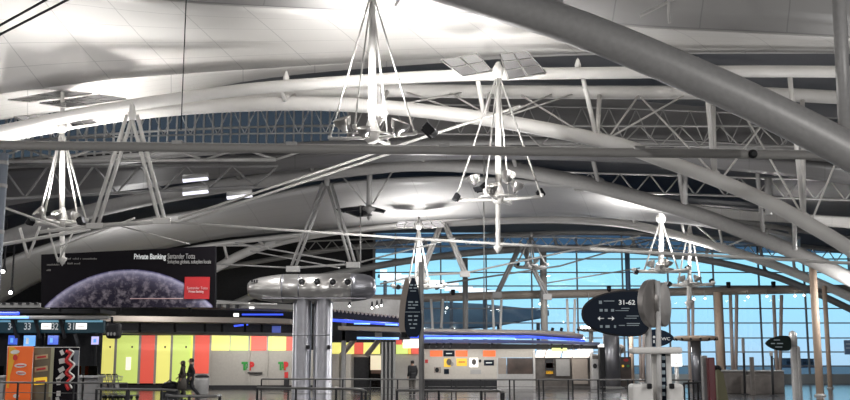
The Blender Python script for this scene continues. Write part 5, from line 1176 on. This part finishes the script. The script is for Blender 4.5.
    if bag:
        bm = bbox(R @ Vector((.22+st*.4, -.30, .62)), (.16*s, .34*s, .26*s), .05, rz=face+.4); obj('handbag', bm, BLACK, t)
        bm = bmesh.new(); tube(bm, [R @ Vector(v) for v in ((.14+st*.4, -.30, .74), (.19+st*.4, -.28, .86), (.26+st*.4, -.30, .74))], .012, 6); obj('bag_strap', bm, BLACK, t)
    return t
PD = 45.0
person((X(183, PD), PD, 0), 1.60, PI*.98, 'person in a long brown coat carrying a black bag, walking beside a taller one', .16, COATB, TROUSG, .62, True, True, True, .3)
person((X(189, PD), PD+.45, 0), 1.70, PI*1.02, 'taller person in a short black coat and dark trousers, striding past the red panel', .42, COATK, TROUS, .30)
person((X(412.5, 50), 50, 0), 1.62, PI*.62, 'person in a dark jacket standing behind the railing, next to the upright oval sign', .05, COATK, TROUSG, .25)
# pile of dark bags by the couple
t = thing('bag_pile', 'low dark bag lying on the floor just behind the walking couple', 'bag', (X(166, PD), PD+1, 0))
bm = bmesh.new(); q = bmesh.ops.create_icosphere(bm, subdivisions=3, radius=1); bmesh.ops.transform(bm, matrix=Matrix.Translation((X(166, PD), PD+1, .48)) @ Matrix.Diagonal((.42, .3, .24, 1)), verts=q['verts']); obj('body', bm, BLACK, t)
obj('cart', bbox((X(166, PD), PD+1, .13), (.8, .5, .26), .04), DARK, t); obj('strap', tube(bmesh.new(), [(X(162, PD), PD+.8, .62), (X(166, PD), PD+.75, .78), (X(170, PD), PD+.8, .62)], .02, 6), BLACK, t)
# waste bin
t = thing('waste_bin', 'round grey steel waste bin right behind the walking couple', 'bin', (X(204, 50), 50, 0))
obj('drum', lathe(bmesh.new(), [(.30, 0), (.33, .05), (.34, .7), (.32, .82)], 20, Matrix.Translation((X(202.5, 50), 50, 0))), GREY, t); obj('lid', lathe(bmesh.new(), [(.34, .82), (.34, .88), (.2, .95), (0, .96)], 20, Matrix.Translation((X(202.5, 50), 50, 0))), DARK, t)

# ================================================================== LIGHT
wd = bpy.data.worlds.new('dusk'); SC.world = wd; wd.use_nodes = True; nt = wd.node_tree; bg = nt.nodes['Background']
tc = nt.nodes.new('ShaderNodeTexCoord'); sep = nt.nodes.new('ShaderNodeSeparateXYZ'); nt.links.new(tc.outputs['Generated'], sep.inputs[0])
cr = nt.nodes.new('ShaderNodeValToRGB'); nt.links.new(sep.outputs['Z'], cr.inputs['Fac']); e = cr.color_ramp.elements
e[0].position = 0; e[0].color = (.36,.52,.68,1); e[1].position = 1; e[1].color = (.02,.035,.09,1)
for p_, c_ in ((.012, (.36,.55,.73,1)), (.04, (.32,.59,.80,1)), (.085, (.31,.66,.83,1)), (.13, (.22,.42,.60,1)), (.2, (.16,.25,.38,1)), (.4, (.06,.10,.18,1))): x_ = e.new(p_); x_.color = c_
nt.links.new(cr.outputs['Color'], bg.inputs['Color']); bg.inputs['Strength'].default_value = 1.0

# unseen area lights added under the roof deck for the hall's general light
for (x, y, en) in ((-14, 8, 260), (-2, 8, 260), (10, 8, 260), (-20, 37, 400), (-6, 38, 400), (8, 38, 400), (22, 38, 350), (-14, 52, 450), (2, 53, 450), (18, 53, 350), (-6, 66, 400), (10, 67, 300)):
    lamp('AREA', (x, y, H+7.2), en, (1,.985,.97), 1.2, aim_to=(x, y, 0))
# unseen spots added to light the roof from below, with no rigs modelled
for (x, y, z, en) in ((-6, 16, 6.2, 350), (10, 16, 6.2, 350), (-14.5, 27, 7.2, 230), (-15, 30, 6.2, 160), (13, 30, 6.5, 250), (12, 43, 6, 200), (22, 43, 6, 200)):
    lamp('SPOT', (x, y, z), en, (1,.985,.97), .3, aim_to=(x+.4, y+1, z+6), cone=2.5)

for (x, y, z, en) in ((-13, 3, 5, 1600), (13, 3, 5, 1700), (-22, 22, 4.5, 450), (20, 24, 4.5, 350), (-26, 38, 4, 150), (0, 28, 5.5, 450), (-13, 42.5, 11.4, 110), (-26, 42.5, 11.0, 90), (3, 45, 5, 500), (20, 46, 4.5, 350), (-14, 50, 5, 350), (12, 64, 5, 400)):  # unseen point fill lights added to lift the ambient level
    o = lamp('POINT', (x, y, z), en, (1,.985,.97), .12)
lamp('SPOT', (-12.2, 26.0, 6.6), 380, (1,.985,.97), .3, aim_to=P(80, 62, 31.5), cone=1.25)  # unseen spot added to brighten the left of the white shell
# unseen area lights added as shop lighting under the canopies, washing the walls
for (px, y, D, en, w_) in ((150, 340, 57.5, 25, 5), (260, 340, 57.5, 85, 6), (380, 344, 58.5, 14, 3), (460, 350, 59.3, 26, 4), (545, 350, 59.3, 32, 5)):
    p = P(px, y, D); lamp('AREA', p, en, (1,.96,.9), w_, aim_to=(p.x, D+4, .6), sy=.4)
p = P(40, 334, 40.5); lamp('AREA', p, 14, (.8,.9,1), 4, aim_to=(p.x, 41.5, 0), sy=.3)
SC.view_settings.view_transform = 'Standard'; SC.view_settings.look = 'None'; SC.view_settings.gamma = 1; SC.view_settings.exposure = .6
SC.view_settings.use_curve_mapping = False

GROUPS = {'roof_truss': 'arched roof trusses', 'lattice_girder': 'lattice roof girders', 'floodlight_rig': 'hanging floodlight rigs', 'mirror_reflector': 'mirror reflector arrays',
 'hanging_tie_frame': 'A-shaped hanging frames', 'curved_ceiling_shell': 'curved ceiling shells', 'desk_header': 'numbered desk headers', 'monitor': 'monitors over the desks', 'check_in_desk': 'check-in desks',
 'diagonal_strut': 'slanting struts over the desk headers', 'advert_stand': 'adverts in front of the desks', 'slanting_post': 'slanting posts by the light strip', 'railing': 'steel railings in the hall',
 'bullet_sign': 'bullet shaped signs', 'sign_post': 'thin sign posts', 'stone_balustrade': 'balustrade blocks', 'glass_wall_column': 'columns along the glass', 'forked_column': 'forked columns along the glass',
 'girder_uplight': 'black lamps on the girder', 'reflected_lamp_dot': 'reflected lamp dots under the girder', 'mushroom_canopy': 'mushroom canopies', 'downlight': 'small round ceiling lamps', 'strip_lamp': 'strip lamps in the dark roof',
 'lit_canopy': 'canopies with blue light', 'person': 'people in the hall', 'airport_building': 'far airport buildings', 'support_rod': 'thin rods at the ceiling corner', 'suspension_wire': 'thin suspension wires', 'ceiling_strut': 'short ceiling struts'}
for o in bpy.data.objects:
    if 'category' in o.keys():
        n_ = o.name.split('.')[0]
        if n_ in GROUPS and 'group' not in o.keys(): o['group'] = GROUPS[n_]
        if 'kind' not in o.keys(): o['kind'] = 'thing'
